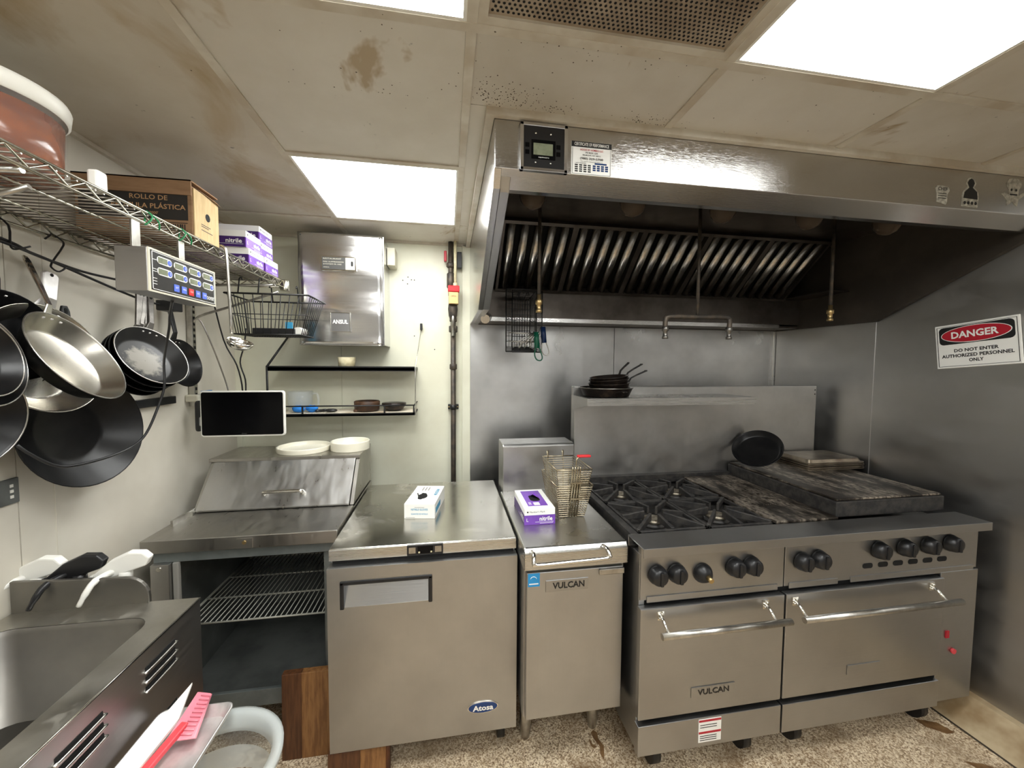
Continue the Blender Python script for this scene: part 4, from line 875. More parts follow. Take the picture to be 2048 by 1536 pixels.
# ---- nitrile glove cartons
GL, GW, GH = .238, .128, .0665
def glove_box(label, loc, rot, opened=False, group='purple nitrile glove boxes'):
    t = thing('glove_box', label, 'box', (0, 0, 0), group)
    box(-GL, 0, 0, GW, 0, GH).build('carton', 'paper', t, bev=.0015)
    box(-GL-.0004, .0004, -.0004, GW+.0004, .0002, GH*.60).build('purple_band', 'purple', t)
    box(-GL-.0006, -.004, -.0006, .001, .0002, GH*.62).build('shaded_side_band', 'purple_shade', t)  # long side painted darker, its shade put into the card colour
    box(-GL+.02, -.03, .022, GW-.022, GH-.001, GH+.0004).build('top_panel', 'purple', t)
    if opened:
        B().prism(rrect(-.16, -.085, .045, .088, .018, 4), 'z', GH, GH+.0008).build('opening', 'void', t)
        B().add([(-.15, .05, GH), (-.12, .06, GH+.018), (-.10, .085, GH+.006), (-.155, .085, GH+.002), (-.135, .07, GH+.022)], [(0, 1, 4), (1, 2, 4), (2, 3, 4), (3, 0, 4)]).build('glove_end', 'purple', t)
        for k in range(3): box(-.075, -.045, .03+k*.004, .0315+k*.004, GH, GH+.0008).build('print_line', 'paper', t)
        box(-.07, -.038, .05, .075, GH, GH+.0008).build('size_print', 'paper', t)
    text(t, 'nitrile', 'paper', (.0004, GW*.70, GH*.37), Y, Z, GH*.27, GW*.42, bold=.02)
    text(t, "Member's Mark", 'ink', (.0001, GW*.42, GH*.80), Y, Z, GH*.10, GW*.5)
    box(0, .0006, GW*.08, GW*.13, GH*.76, GH*.84).build('diamond_mark', 'ink', t)
    text(t, 'L', 'paper', (.0004, GW*.1, GH*.32), Y, Z, GH*.2); box(.0003, .0009, GW*.35, GW*.95, GH*.16, GH*.175).build('rule', 'paper', t); box(.0003, .0009, GW*.5, GW*.93, GH*.08, GH*.10).build('small_print', 'paper', t)
    text(t, 'nitrile', 'paper', (-.045, -.0006, GH*.37), X, Z, GH*.27, .06, bold=.02); text(t, "Member's Mark", 'ink', (-.19, -.0002, GH*.82), X, Z, GH*.09, .05)
    box(-.12, -.01, -.0009, .0, GH*.17, GH*.185).build('rule', 'paper', t)
    t.location = loc; t.rotation_euler = (0, 0, rot); return t
g0 = glove_box('purple nitrile glove box, bottom of the nearer stack on the wire shelf', (-.805, 1.768, 1.937), 0)
for lab, loc in (('purple nitrile glove box, top of the nearer stack on the wire shelf', (-.812, 1.762, 1.937+GH+.001)), ('purple nitrile glove box, lowest of the farther stack of three', (-.802, 1.906, 1.937)),
                 ('purple nitrile glove box, middle of the farther stack of three', (-.822, 1.903, 1.937+GH+.001)), ('purple nitrile glove box, topmost of the farther stack of three', (-.824, 1.905, 1.937+2*GH+.002))):
    c = copy_tree(g0); c.location = loc; c['label'] = lab
    for ch in c.children:
        pass
glove_box('opened purple nitrile glove box on the fryer lid', (.304, 1.503, .8825), -math.pi/2, True).location = (.304, 1.503, .8825)
# white glove carton on the refrigerator
t = thing('glove_box', 'white nitrile glove box with black gloves showing on the refrigerator top', 'box', (0, 0, 0))
WL, WW, WH = .25, .132, .064
box(-WW/2, WW/2, 0, WL, 0, WH).build('carton', 'paper', t, bev=.0015)
B().prism([(.02*math.cos(k*math.pi/8)+(.004 if k % 3 == 0 else 0)-.01, .098+.042*math.sin(k*math.pi/8)+(.006 if k % 4 == 1 else 0)) for k in range(16)], 'z', WH-.0002, WH+.0006).build('opening', 'void', t)
B().tube(ease([(-.02, .07, WH), (-.026, .095, WH+.004), (-.034, .115, WH+.007)], 3), .003, 6).build('glove_tip', 'black', t)
text(t, 'NITRILE GLOVES', 'blue', (0, -.0002, WH*.62), X, Z, .0085, .072, bold=.02); text(t, 'GUANTES DE NITRILO', 'blue', (0, -.0002, WH*.32), X, Z, .0062, .072, bold=.02)
text(t, 'POWDER FREE', 'ink', (0, -.0002, WH*.76), X, Z, .003, .04); text(t, 'MONOGRAM', 'blue', (.046, .155, WH), Y, -X, .017, .085, bold=.03)
for k in range(3): box(-.03+k*.014, -.024+k*.014, .175, .225, WH, WH+.0004).build('print_line', 'rubber', t)
box(WW/2, WW/2+.0006, .02, .13, WH*.25, WH*.62).build('side_print', 'blue', t); box(-.06, -.02, -.0006, 0, .004, .0055).build('rule', 'rubber', t)
t.location = (-.122, 1.672, .868); t.rotation_euler = (0, 0, math.radians(-9))
# ---- sauce tub on shelf
t = thing('sauce_tub', 'round clear tub of red-brown sauce with white lid on the wire shelf', 'tub', (-.985, 1.015, 1.937))
c0 = (-.985, 1.015, 0)
B().lathe([(.124, 1.938), (.129, 1.945), (.135, 2.105), (.131, 2.105), (.125, 1.946), (.001, 1.942)], c0, 48, True).build('tub', 'glass', t)
B().lathe([(.115, 1.946), (.1235, 1.949), (.129, 2.068), (.001, 2.068)], c0, 48, True).build('sauce', 'sauce', t)
B().lathe([(.134, 2.078), (.139, 2.082), (.142, 2.106), (.139, 2.114), (.132, 2.116), (.128, 2.108), (.001, 2.107)], c0, 48).build('lid', 'frost', t)
tag(box(-.832, -.808, 1.075, 1.105, 1.937, 1.985).build('plastic_block', 'white', bev=.006), 'small white plastic block beside the sauce tub', 'block')
# ================================================================== PANS
def pan(name, label, c, n, r, hlen=.18, depth=.045, base=.74, inner='nonstick', outer='nonstick', hmat='black_metal', hw=.012, roll=0, rivets=True, hup=.35, group=None, rim=True, cat='pan', up=Z, hth=.003, off=0):
    t = thing(name, label, cat, (0, 0, 0), group)
    ou = B().lathe([(.001, -depth), (r*base, -depth), (r*(base+.07), -depth+.004), (r*.97, -.004), (r, 0)], (0, 0, 0), 48)
    ou.build('body', outer, t)
    B().lathe([(.001, -depth+.003), (r*base-.003, -depth+.003), (r*(base+.07)-.003, -depth+.007), (r*.97-.0035, -.003), (r-.003, .0005)], (0, 0, 0), 48).build('cooking_surface', inner, t)
    if rim: B().tube([(r*math.cos(k*math.pi/24)*.993, r*math.sin(k*math.pi/24)*.993, 0) for k in range(48)], .0019, 6, closed=True).build('rim', 'handle_steel' if rim == 2 else outer, t)
    if hlen:
        secs = []
        for k, (u, z, w_) in enumerate(((-.014, -.02, hw*1.5), (.004, -.014, hw*1.35), (.03, 0+hup*.03, hw*.9), (hlen*.5, hup*hlen*.4, hw), (hlen*.92, hup*hlen*.62, hw*1.15), (hlen, hup*hlen*.64, hw*.7))):
            y = r*.985+u; secs.append([(-w_, y, z-hth), (w_, y, z-hth), (w_*.8, y, z+hth), (-w_*.8, y, z+hth)])
        h = B().loft(secs, True, True, False).build('handle', hmat, t, bev=.002)
        B().prism(rrect(-.004, .004, r+hlen*.86, r+hlen*.95, .0038, 3), 'z', hup*hlen*.62-.001+hth*.6, hup*hlen*.62+hth+.0012).build('hang_hole', 'void', h)
        if rivets:
            for q in (-.2, 0, .2):
                a = math.pi/2+q; B().sphere((r*.93*math.cos(a), r*.93*math.sin(a), -.009), .0045, 8).build('rivet', 'alum', t)
    n = Vector(n).normalized(); y = (Vector(up)-n*Vector(up).dot(n)).normalized(); x = y.cross(n)
    if roll: q = Matrix.Rotation(roll, 3, n); x, y = q @ x, q @ y
    c = Vector(c); t.matrix_world = Matrix(((x.x, y.x, n.x, c.x), (x.y, y.y, n.y, c.y), (x.z, y.z, n.z, c.z), (0, 0, 0, 1)))
    return t
PG = 'pans hanging on the left wall'
M['pan_steel'] = mat('pan_aluminium', (.66, .63, .56), .27, 1, (.54, .51, .45), 9)
pan('frying_pan', 'frying pan with shiny silver inside and black outside, tilted on the left wall', (-1.0, 1.246, 1.548), (.847, .137, .514), .1365, .185, .046, .74, 'pan_steel', 'nonstick', 'chrome', .010, roll=-.22, group=PG, rim=2, hup=.15)
sp_ = pan('frying_pan', 'black frying pan with a scratched grey centre at the front of a stack', (-1.0, 1.519, 1.557), (.834, -.224, .505), .113, .16, .042, .72, 'scratched', 'nonstick', 'handle_dark', .011, roll=-.38, group=PG, rim=2, hup=.1)
nv = Vector((.834, -.224, .505)).normalized()
for k, lb_ in enumerate(('second black frying pan in the stack behind the scratched one', 'third black frying pan in the stack behind the scratched one', 'rearmost black frying pan in the stack behind the scratched one')):
    n2 = Vector((.834+.045*k, -.224, .505-.09*(k+1))).normalized()
    pan('frying_pan', lb_, Vector((-1.0, 1.519, 1.557))-nv*.0185*(k+1)+Vector((0, -.006*(k+1), .0)), n2, .113, .165, .042, .72, hmat='handle_dark', roll=-.36+.05*k, group=PG, hup=.05, rivets=False)
pan('wok', 'largest black wok hanging lowest on the left wall', (-1.085, 1.365, 1.331), (.977, -.164, .137), .1755, .2, .06, .5, group=PG, hmat='black_metal', hup=0, cat='wok')
pan('frying_pan', 'silver pan mostly hidden behind the tilted frying pan, wide grey handle up', (-1.085, 1.262, 1.542), (.97, -.1, .2), .152, .11, .05, .66, 'pan_steel', 'pan_steel', 'alum', .021, roll=-.25, group=PG, hup=0)
pan('frying_pan', 'black frying pan high at the left with a broad dark handle', (-1.1, 1.185, 1.60), (.96, -.1, .2), .118, .14, .04, .72, group=PG, hmat='iron', hw=.016, hup=0)
pan('frying_pan', 'small black frying pan at the right end of the row beside the shelf post', (-1.085, 1.812, 1.53), (.971, -.091, .223), .10, .165, .04, .72, group=PG, hup=.05)
pan('frying_pan', 'black frying pan with bright rim at the left picture edge', (-1.0, 1.02, 1.54), (.967, .153, .203), .108, .17, .035, .76, group=PG, rim=2, hup=.05)
pan('frying_pan', 'smaller black pan nested inside another at the left picture edge', (-.965, .99, 1.545), (.967, .153, .203), .088, .17, .032, .74, group=PG, rim=2, hup=.05)
pan('frying_pan', 'black frying pan hanging lowest at the left picture edge', (-1.055, 1.03, 1.402), (.975, -.126, -.1), .121, .3, .045, .72, group=PG, rim=2, hup=0)
HG = 'wire hooks under the wire shelf'
for lb_, p in (('bent wire hook holding the wide grey pan handle', [(-1.150, 1.345, 1.888), (-1.155, 1.364, 1.902), (-1.165, 1.385, 1.913), (-1.15, 1.39, 1.90), (-1.130, 1.375, 1.879), (-1.120, 1.325, 1.815), (-1.110, 1.315, 1.798), (-1.095, 1.317, 1.790), (-1.09, 1.337, 1.811)]),
               ('bent wire hook holding the stack of frying pans', [(-1.150, 1.585, 1.885), (-1.155, 1.601, 1.902), (-1.165, 1.618, 1.913), (-1.15, 1.62, 1.90), (-1.130, 1.602, 1.877), (-1.120, 1.559, 1.813), (-1.10, 1.558, 1.798), (-1.08, 1.565, 1.80), (-1.07, 1.57, 1.815)]),
               ('bent wire hook at the far left holding dark pan handles', [(-1.150, 1.215, 1.888), (-1.165, 1.235, 1.913), (-1.14, 1.24, 1.89), (-1.12, 1.22, 1.835), (-1.10, 1.21, 1.822), (-1.08, 1.225, 1.835)]),
               ('bent wire hook behind the timer holding the rightmost pan', [(-1.150, 1.80, 1.888), (-1.165, 1.82, 1.913), (-1.14, 1.825, 1.89), (-1.12, 1.81, 1.80), (-1.10, 1.80, 1.778), (-1.085, 1.81, 1.79)])):
    tag(B().tube(ease(p, 3), .0025, 6).build('wire_hook', 'wire_black'), lb_, 'hook', HG)
tag(B().box(XL+.004, -1.155, 1.66, 1.875, 1.356, 1.388).build('magnetic_knife_bar', 'black', bev=.003), 'black magnetic knife bar on the wall below the pan stack', 'knife bar')
t = thing('wall_outlet', 'grey metal outlet plate low on the left wall', 'outlet', (XL+.006, 1.237, 1.14)); box(XL+.004, XL+.009, 1.205, 1.262, 1.145, 1.215).build('plate', 'dark_in', t, bev=.002)
for z in (1.165, 1.18, 1.195):
    box(XL+.009, XL+.0105, 1.238, 1.246, z-.004, z+.004).build('socket', 'white', t)
tag(B().tube(ease([(-1.147, 2.004, 1.73), (-1.13, 2.02, 1.72), (-1.10, 2.05, 1.60), (-1.08, 2.10, 1.45), (-1.07, 2.11, 1.385)], 4), .0035, 6).build('skewer', 'handle_steel'), 'thin steel skewer hanging from the shelf bracket above the tablet', 'skewer')
t = tag(B().prism(rrect(1.928, 1.966, 1.22, 1.36, .016, 4), 'x', -1.118, -1.108).build('peeler', 'black', bev=.002), 'black plastic utensil handle hanging left of the tablet', 'utensil')
B().prism(rrect(1.94, 1.954, 1.245, 1.285, .006, 3), 'x', -1.1085, -1.107).build('slot', 'rubber', t)
tag(box(-1.117, -1.105, 1.975, 2.04, 1.372, 1.402).build('tape_strip', 'tape'), 'torn strip of blue tape above the tablet corner', 'tape')
# ---- tablet
t = thing('tablet_display', 'black touchscreen with white bezel on an arm above the prep table', 'tablet', (-.885, 1.85, 1.21))
ts = B().prism(rrect(-1.052, -.716, 1.21, 1.41, .012, 4), 'y', 1.85, 1.866).build('bezel', 'white', t, bev=.003); B().prism(rrect(-1.046, -.722, 1.217, 1.404, .008, 4), 'y', 1.848, 1.852).build('screen', 'black_gloss', ts)
box(-.95, -.82, 1.866, 1.89, 1.25, 1.36).build('mount', 'black', t, bev=.004); B().tube([(-.89, 1.885, 1.33), (-1.05, 1.97, 1.365), (-1.125, 1.99, 1.368)], .011, 10).build('arm', 'black_metal', t)
text(ts, 'clover', 'dark_in', (-.88, 1.848, 1.2235), X, Z, .006)
for lb_, p in (('black cable running down from the shelf to the tablet, left of two', [(-1.10, 2.036, 1.897), (-1.080, 2.10, 1.643), (-1.03, 2.11, 1.52), (-.955, 2.0, 1.40), (-.93, 1.90, 1.34)]), ('thin black cable from the ladle to the tablet, right of two', [(-.97, 2.08, 1.70), (-.98, 2.08, 1.616), (-1.0, 2.08, 1.533), (-.97, 2.06, 1.45), (-.91, 1.93, 1.38), (-.90, 1.895, 1.355)])):
    tag(B().tube(ease(p, 4), .0035, 6).build('tablet_cable', 'black'), lb_, 'cable', 'tablet cables')
# ================================================================== BACK WALL THINGS
t = thing('suppression_cabinet', 'brushed steel fire suppression cabinet high on the back wall', 'cabinet', (-.555, 2.31, 1.625))
AX0, AX1, AZ0, AZ1 = -.768, -.346, 1.628, 2.214
box(AX0+.006, AX1+.004, 2.215, YB-.004, AZ0+.004, AZ1).build('box_body', 'steel_box', t)
fb = B(); nz, nx = 40, 16; rows = []   # gently dished cover
for j in range(nz+1):
    rows.append([(AX0+(AX1-AX0)*i/nx, 2.2-.003*math.sin(math.pi*i/nx)*math.sin(math.pi*j/nz)+.0042*math.sin(2*math.pi*j/nz*2.6), AZ0+(AZ1-AZ0)*j/nz) for i in range(nx+1)])
fb.loft(rows, False, False, True, closed=False)
cv = fb.build('cover', 'steel_box', t); md = cv.modifiers.new('s', 'SOLIDIFY'); md.thickness = .012; md.offset = 0
cv.data.materials[0] = M['steel_box']
lbp = B().prism(rrect(-.654, -.476, 2.016, 2.093, .01, 3), 'y', 2.178, 2.199).build('label_frame', 'chrome', t, bev=.002); box(-.646, -.53, 2.1765, 2.179, 2.024, 2.086).build('dark_label', 'label_grey', lbp); box(-.53, -.484, 2.1765, 2.179, 2.024, 2.086).build('pale_label', 'beige', lbp)
for s_, z, h, wd in (('RESTAURANT', 2.078, .007, .09), ('FIRE SUPPRESSION', 2.062, .006, .10), ('SYSTEM R-102', 2.05, .006, .09), ('ANSUL', 2.034, .005, .03)): text(lbp, s_, 'beige', (-.64, 2.1763, z), X, Z, h, wd, 'L')
B().prism(rrect(-.503, -.492, 2.042, 2.068, .005, 3), 'y', 2.1755, 2.1775).build('indicator', 'ink', lbp)
eb = B()
for a in ((-.612, -.608, 1.698, 1.802), (-.515, -.511, 1.698, 1.802), (-.612, -.511, 1.698, 1.702), (-.612, -.511, 1.798, 1.802)): eb.box(a[0], a[1], 2.180, 2.199, a[2], a[3])
box(-.608, -.515, 2.183, 2.199, 1.702, 1.798).build('embossed_plate', 'steel_range', t)
eb.build('embossed_frame', 'chrome', t, bev=.0015); text(t, 'ANSUL', 'paper', (-.5615, 2.182, 1.752), X, Z, .022, .078, bold=.03, ext=.002)
box(-.735, -.395, 2.184, 2.2, 1.642, 1.648).build('bottom_rib', 'chrome', t)
for x, z in ((-.755, 1.642), (-.372, 1.642), (-.755, 2.2), (-.36, 2.2)): B().sphere((x, 2.194, z), .005, 8).build('screw', 'dark_in', t)
tag(box(-.34, -.296, 2.31, YB-.004, 2.09, 2.19).build('junction_box', 'beige', bev=.003), 'small beige electrical box right of the steel cabinet', 'electrical box')
# gas pipe
t = thing('gas_pipe', 'dark vertical gas pipe with red-topped valve on the white wall', 'pipe', (.032, 2.37, 0))
B().cyl((.032, 2.372, 0), (.032, 2.372, 1.94), .0155, n=16).build('riser_pipe', 'pipe', t)
B().cyl((.018, 2.372, 1.94), (.018, 2.372, 2.256), .015, n=16).build('riser_pipe', 'pipe', t)
for z, r, h in ((1.742, .026, .04), (1.80, .022, .03), (1.516, .022, .035)): B().lathe([(r*.8, z-h/2), (r, z-h/2+.004), (r, z+h/2-.004), (r*.8, z+h/2)], (.032, 2.372, 0), 6 if r > .025 else 14, True, True).build('coupling', 'pipe', t)
for z, r, h in ((2.12, .026, .03), (2.03, .024, .09)): B().lathe([(r*.8, z-h/2), (r, z-h/2+.006), (r, z+h/2-.006), (r*.8, z+h/2)], (.018, 2.372, 0), 12, True, True).build('union', 'pipe', t)
B().lathe([(.014, 1.79), (.025, 1.82), (.029, 1.86), (.025, 1.90)], (.03, 2.365, 0), 14, True, True).build('valve_body', 'pipe', t)
vb = box(.005, .062, 2.315, 2.36, 1.885, 1.955).build('valve_plate', 'brass', t, bev=.003); box(.001, .068, 2.31, 2.362, 1.955, 1.992).build('red_cap', 'red', t, bev=.005)
text(vb, 'OPEN', 'ink', (.033, 2.315, 1.93), X, Z, .01, .03); B().cyl((.03, 2.35, 1.70), (.03, 2.35, 1.885), .009, n=10).build('stub', 'handle_steel', t)
B().cyl((.044, 2.338, 1.99), (.044, 2.338, 2.256), .0085, n=12).build('conduit', 'cream', t); B().cyl((.044, 2.338, 1.985), (.044, 2.338, 2.01), .013, n=12).build('fitting', 'cream', t)
box(-.022, -.006, 2.35, 2.39, 2.14, 2.20).build('red_lever', 'red_sign', t, bev=.004); box(.055, .083, 2.36, 2.40, 2.105, 2.20).build('black_switch', 'black', t, bev=.003)
box(.0, .064, 2.387, YB-.004, 1.255, 1.285).build('pipe_strap', 'black_metal', t, bev=.002); B().lathe([(.019, 1.257), (.019, 1.283)], (.032, 2.372, 0), 14, True, True).build('strap_loop', 'black_metal', t)
for x in (.006, .058): B().sphere((x, 2.387, 1.27), .005, 8).build('bolt', 'brass', t)
# black wall shelf
t = thing('wall_shelf', 'black two-tier metal wall shelf hung on straps above the prep table', 'shelf', (-.56, 2.31, 1.24))
BX0, BX1, BY0, BY1 = -.938, -.182, 2.20, YB-.006
box(BX0, BX1, BY0, BY1, 1.492, 1.512).build('shelf_board', 'black_metal', t, bev=.002); box(BX0, BX1, BY0, BY0+.006, 1.49, 1.517).build('shelf_lip', 'black_metal', t)
lo_ = box(BX0, BX1, BY0, BY1, 1.246, 1.258).build('shelf_board', 'black_metal', t, bev=.002); box(BX0+.006, BX1-.006, BY0+.008, BY1, 1.258, 1.263).build('liner', 'liner', t)
B().box(BX0, BX1, BY0, BY0+.006, 1.246, 1.262).build('shelf_lip', 'black_metal', t); B().tube([(BX0, BY0+.004, 1.302), (BX1, BY0+.004, 1.302)], .004, 6).build('guard_rail', 'black_metal', t)
for x in (-.765, -.345, -.188): B().box(x-.004, x+.004, BY0, BY0+.006, 1.25, 1.304).build('guard_post', 'black_metal', t)
for x in (BX0+.004, BX1-.004): B().tube([(x, BY0+.004, 1.302), (x, BY1, 1.302)], .004, 6).build('end_rail', 'black_metal', t)
B().tube([(BX0+.004, BY0+.004, 1.25), (BX0+.004, BY0+.004, 1.512)], .0055, 8).build('side_post', 'black_metal', t)
B().tube([(BX0+.004, BY0+.004, 1.512), (-.884, BY1, 1.715)], .0055, 8).build('strap', 'black_metal', t)
B().tube([(BX1+.003, BY0+.004, 1.25), (BX1+.003, BY0+.004, 1.505), (-.158, BY1-.01, 1.745)], .0024, 6).build('wire_strap', 'handle_steel', t)
box(-.165, -.151, BY1-.02, BY1, 1.735, 1.775).build('wall_hook', 'black', t, bev=.003)
tag(B().lathe([(.036, 1.512), (.042, 1.516), (.047, 1.566), (.043, 1.566), (.038, 1.522), (.001, 1.52)], (-.554, 2.27, 0), 28, True).build('ramekin', 'cream'), 'small cream ramekin on the upper black shelf', 'ramekin')
t = thing('measuring_jug', 'clear plastic jug on the lower black shelf half behind the tablet', 'jug', (-.80, 2.32, 1.263))
B().lathe([(.055, 1.264), (.06, 1.27), (.066, 1.375), (.063, 1.375), (.057, 1.272), (.001, 1.268)], (-.815, 2.32, 0), 32, True).build('jug_body', 'glass_thin', t)
B().tube(ease([(-.752, 2.31, 1.36), (-.72, 2.30, 1.36), (-.716, 2.30, 1.30), (-.757, 2.31, 1.29)], 4), .006, 8).build('handle', 'glass_thin', t)
for k, (x, y) in enumerate(((-.735, 2.26), (-.80, 2.25))):
    b = B(); loops = []
    for i in range(1, 7):
        tt = math.pi*i/7; loops.append([(x+.032*math.sin(tt)*math.cos(q*.524)*random.uniform(.8, 1.15), y+.028*math.sin(tt)*math.sin(q*.524)*random.uniform(.8, 1.15), 1.284+.02*math.cos(tt)*random.uniform(.8, 1.1)) for q in range(12)])
    tag(b.loft(loops, True, True, True).build('blue_cloth', 'blue_cloth'), ('crumpled blue cloth at the right of the jug on the lower shelf', 'crumpled blue cloth below the clear jug beside the tablet')[k], 'cloth', 'blue cloths on the lower shelf')
t = thing('serving_spoon', 'black spoon lying on the lower black shelf', 'spoon', (-.66, 2.25, 1.264))
B().sphere((-.635, 2.25, 1.274), .03, 14, 1.15, .75, .32).build('bowl', 'black', t); B().tube(ease([(-.66, 2.25, 1.275), (-.685, 2.252, 1.272), (-.70, 2.25, 1.27), (-.712, 2.25, 1.272)], 3), [.008]*4+[.009]*3+[.011]*3, 8).build('handle', 'black', t)
t = thing('wooden_bowl', 'dark brown wooden bowl on the lower black shelf', 'bowl', (-.45, 2.28, 1.263))
B().lathe([(.05, 1.264), (.066, 1.27), (.07, 1.318), (.065, 1.322), (.06, 1.312), (.055, 1.276), (.001, 1.272)], (-.452, 2.285, 0), 28, True).build('bowl', 'wood_bowl', t); box(-.515, -.492, 2.235, 2.26, 1.264, 1.278).build('foot', 'wood_bowl', t, bev=.003)
tag(B().lathe([(.03, 1.264), (.05, 1.272), (.068, 1.302), (.066, 1.309), (.04, 1.312), (.001, 1.312)], (-.305, 2.29, 0), 28, True).build('cast_dish', 'burnt'), 'small black cast dish at the right end of the lower shelf', 'dish')
# ================================================================== ON THE RANGE
PS = 'burnt black pans stacked on the range shelf'
pan('frying_pan', 'wide burnt black pan at the bottom of the stack on the range shelf', (.80, 1.875, 1.418), (0, 0, 1), .135, .05, .045, .78, 'burnt', 'burnt', 'burnt', .013, up=(.12, -1, 0), group=PS, rim=2, rivets=False, hup=-.4)
for k, (lb_, dz, up_, hl, tl) in enumerate((('lowest of three small burnt pans, its handle pointing right', .022, (1, .15, 0), .13, .05), ('middle of three small burnt pans with a long raised handle', .043, (1, .3, 0), .135, .10), ('uppermost small burnt pan on the range shelf stack', .055, (1, .75, 0), .13, .10))):
    pan('frying_pan', lb_, (.815, 1.875, 1.418+dz), (-tl, -.03, 1), .105-.004*k, hl, .034, .8, 'burnt', 'burnt', 'iron', .0065, up=up_, group=PS, rivets=False, hup=.62, hth=.0035)
pan('skillet', 'black oval-looking skillet leaning against the range riser', (1.692, 1.874, 1.078), (-.583, -.39, .715), .124, 0, .03, .8, 'nonstick', 'nonstick', rim=True, cat='skillet')
tm_ = None
for k, lb_ in enumerate(('lowest stained baking tray on the griddle', 'second stained baking tray from the griddle', 'third stained baking tray from the griddle', 'topmost stained baking tray of the stack on the griddle')):
    z = .977+k*.0105; x0, x1, y0, y1 = 1.895+.004*(k % 2), 2.262, 1.745+.003*(k % 2), 1.985
    o, i2, tp = rrect(x0, x1, y0, y1, .025), rrect(x0+.011, x1-.011, y0+.011, y1-.011, .022), rrect(x0+.018, x1-.018, y0+.018, y1-.018, .022)
    tag(B().loft([at(rrect(x0+.010, x1-.010, y0+.010, y1-.010, .022), z), at(o, z), at(o, z+.004), at(i2, z+.0045), at(tp, z+.020), at(rrect(x0+.022, x1-.022, y0+.022, y1-.022, .022), z+.0215)], False, True, False).build('baking_tray', 'stain_tray'), lb_+', upside down', 'tray', 'baking trays on the griddle')
# fry baskets
def basket_wires(P, u, v, wdir, w0, w1, l0, l1, h, rings, n_v, mname, t, rwire=.0017, tw=.003):
    """tapered wire basket: P base centre, u width axis, v length axis, wdir up axis"""
    P, u, v, wd = Vector(P), Vector(u), Vector(v), Vector(wdir)
    def ring(k): 
        a, b = (w0+(w1-w0)*k)/2, (l0+(l1-l0)*k)/2; c = P+wd*h*k; return [c+u*a*s+v*b*q for s, q in ((-1, -1), (1, -1), (1, 1), (-1, 1))]
    m = B()
    for k in range(rings+1): 
        r4 = ring(k/rings)
        for i in range(4): m.tube([r4[i], r4[(i+1) % 4]], rwire, 4, caps=False)
    a, b = ring(0), ring(1)
    for i in range(4):
        for k in range(n_v+1): m.tube([a[i].lerp(a[(i+1) % 4], k/n_v), b[i].lerp(b[(i+1) % 4], k/n_v)], rwire, 4, caps=False)
    for k in range(1, 9): m.tube([a[0].lerp(a[1], k/9), a[3].lerp(a[2], k/9)], rwire, 4, caps=False); m.tube([a[0].lerp(a[3], k/9), a[1].lerp(a[2], k/9)], rwire, 4, caps=False)
    stuff(m.build('mesh', mname, t)); rim = B()
    for i in range(4): rim.tube([b[i], b[(i+1) % 4]], tw, 6)
    rim.build('rim', mname, t); return a, b
M['basket'] = mat('basket_wire', (.5, .44, .32), .34, 1, (.32, .26, .17), 20)
for k, (lb_, z) in enumerate((('lower of two nested wire fry baskets standing on the fryer lid', .886), ('upper of two nested wire fry baskets with red handle tip on the fryer', .952))):
    t = thing('fry_basket', lb_, 'basket', (.522, 1.645, z), 'wire fry baskets on the fryer')
    s_ = 1-.03*k
    a, b = basket_wires((.520, 1.648, z+.002), X, Y, Z, .112*s_, .158*s_, .185*s_, .255*s_, .142, 14, 3, 'basket', t, .0017)
    for j in range(4):
        x = .524+(j-1.5)*.011; B().tube([(x, 1.55, z+.002), (x, 1.513-.001*k, z+.145), (x, 1.512, z+.16)], .0028, 6).build('handle_wire', 'basket', t)
    B().box(.50, .548, 1.506, 1.512, z+.09, z+.095).build('handle_clip', 'basket', t)
    if k:
        B().tube(ease([(.522, 1.512, z+.16), (.525, 1.515, z+.19), (.54, 1.52, z+.198), (.575, 1.53, z+.202)], 3), .0032, 6).build('handle_stem', 'basket', t)
        B().box(.530, .588, 1.515, 1.535, z+.196, z+.206).build('handle_tip', 'red', t, bev=.004)
        for x in (.47, .545): B().tube(ease([(x, 1.77, z+.142), (x-.004, 1.775, z+.165), (x+.004, 1.785, z+.165), (x+.004, 1.79, z+.12)], 3), .003, 6).build('front_hook', 'basket', t)
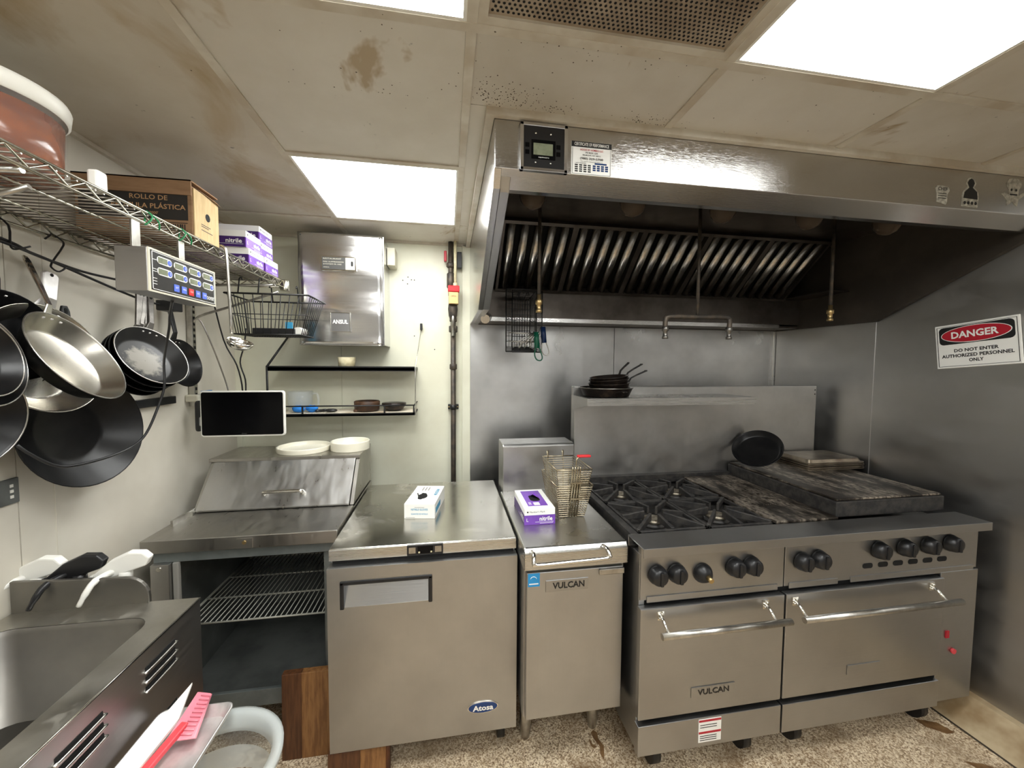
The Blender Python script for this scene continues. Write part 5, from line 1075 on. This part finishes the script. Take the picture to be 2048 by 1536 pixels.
for k, (lb_, x, m, gx, gy) in enumerate((('dark wire fry basket hanging from the hood with green handle', .385, 'green', .462, 2.02), ('dark wire fry basket hanging from the hood with blue handle', .425, 'blue_vinyl', .505, 2.04))):
    t = thing('fry_basket', lb_, 'basket', (x, 2.10, 1.55), 'fry baskets hanging from the hood')
    yb = 2.13 if k else 2.09
    basket_wires((x, yb+.04, 1.765), X, Z, -Y, .13, .165, .27, .33, .10, 7, 4, 'wire_black', t, .0016, .003)
    for z in (1.70, 1.655): B().tube([(x-.07, yb-.06, z), (x+.07, yb-.06, z)], .0026, 6).build('cross_wire', 'handle_steel', t)
    zt = 1.705 if k == 0 else 1.735; zb_ = zt-.085
    for dx in (-.03, -.01, .01, .03): B().tube([(x+dx*1.5, yb-.06, 1.62), (x+dx+.02, yb-.075, 1.66), (gx+dx*.3, gy-.005, zt)], .0024, 6).build('handle_wire', 'handle_steel', t)
    B().tube([(gx, gy, zt), (gx+.008, gy, zb_)], .0145, 10).build('grip', m, t)
    B().tube(ease([(gx+.003, gy, zb_+.01), (gx-.006, gy, zb_-.03), (gx+.005, gy, zb_-.06), (gx+.028, gy, zb_-.065), (gx+.036, gy, zb_-.045), (gx+.016, gy, zb_+.01)], 4), .0035, 6).build('loop_end', m if k == 0 else 'handle_steel', t)
    for dx in (-.03, .03): B().tube([(x+dx, yb+.04, 1.925), (x+dx, yb+.06, 1.95), (x+dx, 2.18, 1.952)], .003, 6).build('hook', 'wire_black', t)
# ---- danger sign
t = thing('danger_sign', 'white DANGER sign with red oval on the right steel wall', 'sign', (2.28, 1.345, 1.52))
yd_ = Vector((0, -.27, .028)).normalized(); zd_ = X.cross(yd_)*-1; zd_ = zd_ if zd_.z > 0 else -zd_
sc = Vector((2.278, 1.343, 1.637)); hw, hh = .139, .1
B().obox(sc, yd_, zd_, X, hw, hh, .003).build('plate', 'paper', t, bev=.003)
def sq(poly, m, d, nm='print'):
    pts = [sc-X*d+yd_*a+zd_*b for a, b in poly]; return B().loft([pts, [p+X*.0012 for p in pts]], True, True, False).build(nm, m, t)
bd = B()
for a in ((-hw+.008, hw-.008, -hh+.008, -hh+.0095), (-hw+.008, hw-.008, hh-.0095, hh-.008)): bd.obox(sc-X*.0035+yd_*(a[0]+a[1])/2+zd_*(a[2]+a[3])/2, yd_, zd_, X, (a[1]-a[0])/2, (a[3]-a[2])/2, .0008)
for a in (-hw+.009, hw-.009): bd.obox(sc-X*.0035+yd_*a, yd_, zd_, X, .0008, hh-.008, .0008)
bd.build('border', 'ink', t)
sq(rrect(-hw+.016, hw-.016, .008, .088, .016, 4), 'ink', .0040, 'black_panel')
el_ = lambda a, b: [(a*math.cos(k*math.pi/20), .048+b*math.sin(k*math.pi/20)) for k in range(40)]
sq(el_(.116, .037), 'paper', .0047, 'oval_outline'); sq(el_(.113, .0345), 'red_sign', .0053, 'red_oval')
ST = lambda s, m, b, h, wd, d=.006: text(t, s, m, sc-X*d+zd_*b, yd_, zd_, h, wd, bold=.03)
ST('DANGER', 'paper', .048, .031, .155, .0065); ST('DO NOT ENTER', 'ink', -.022, .015, .145, .0036); ST('AUTHORIZED PERSONNEL', 'ink', -.045, .0155, .235, .0036); ST('ONLY', 'ink', -.068, .015, .048, .0036)
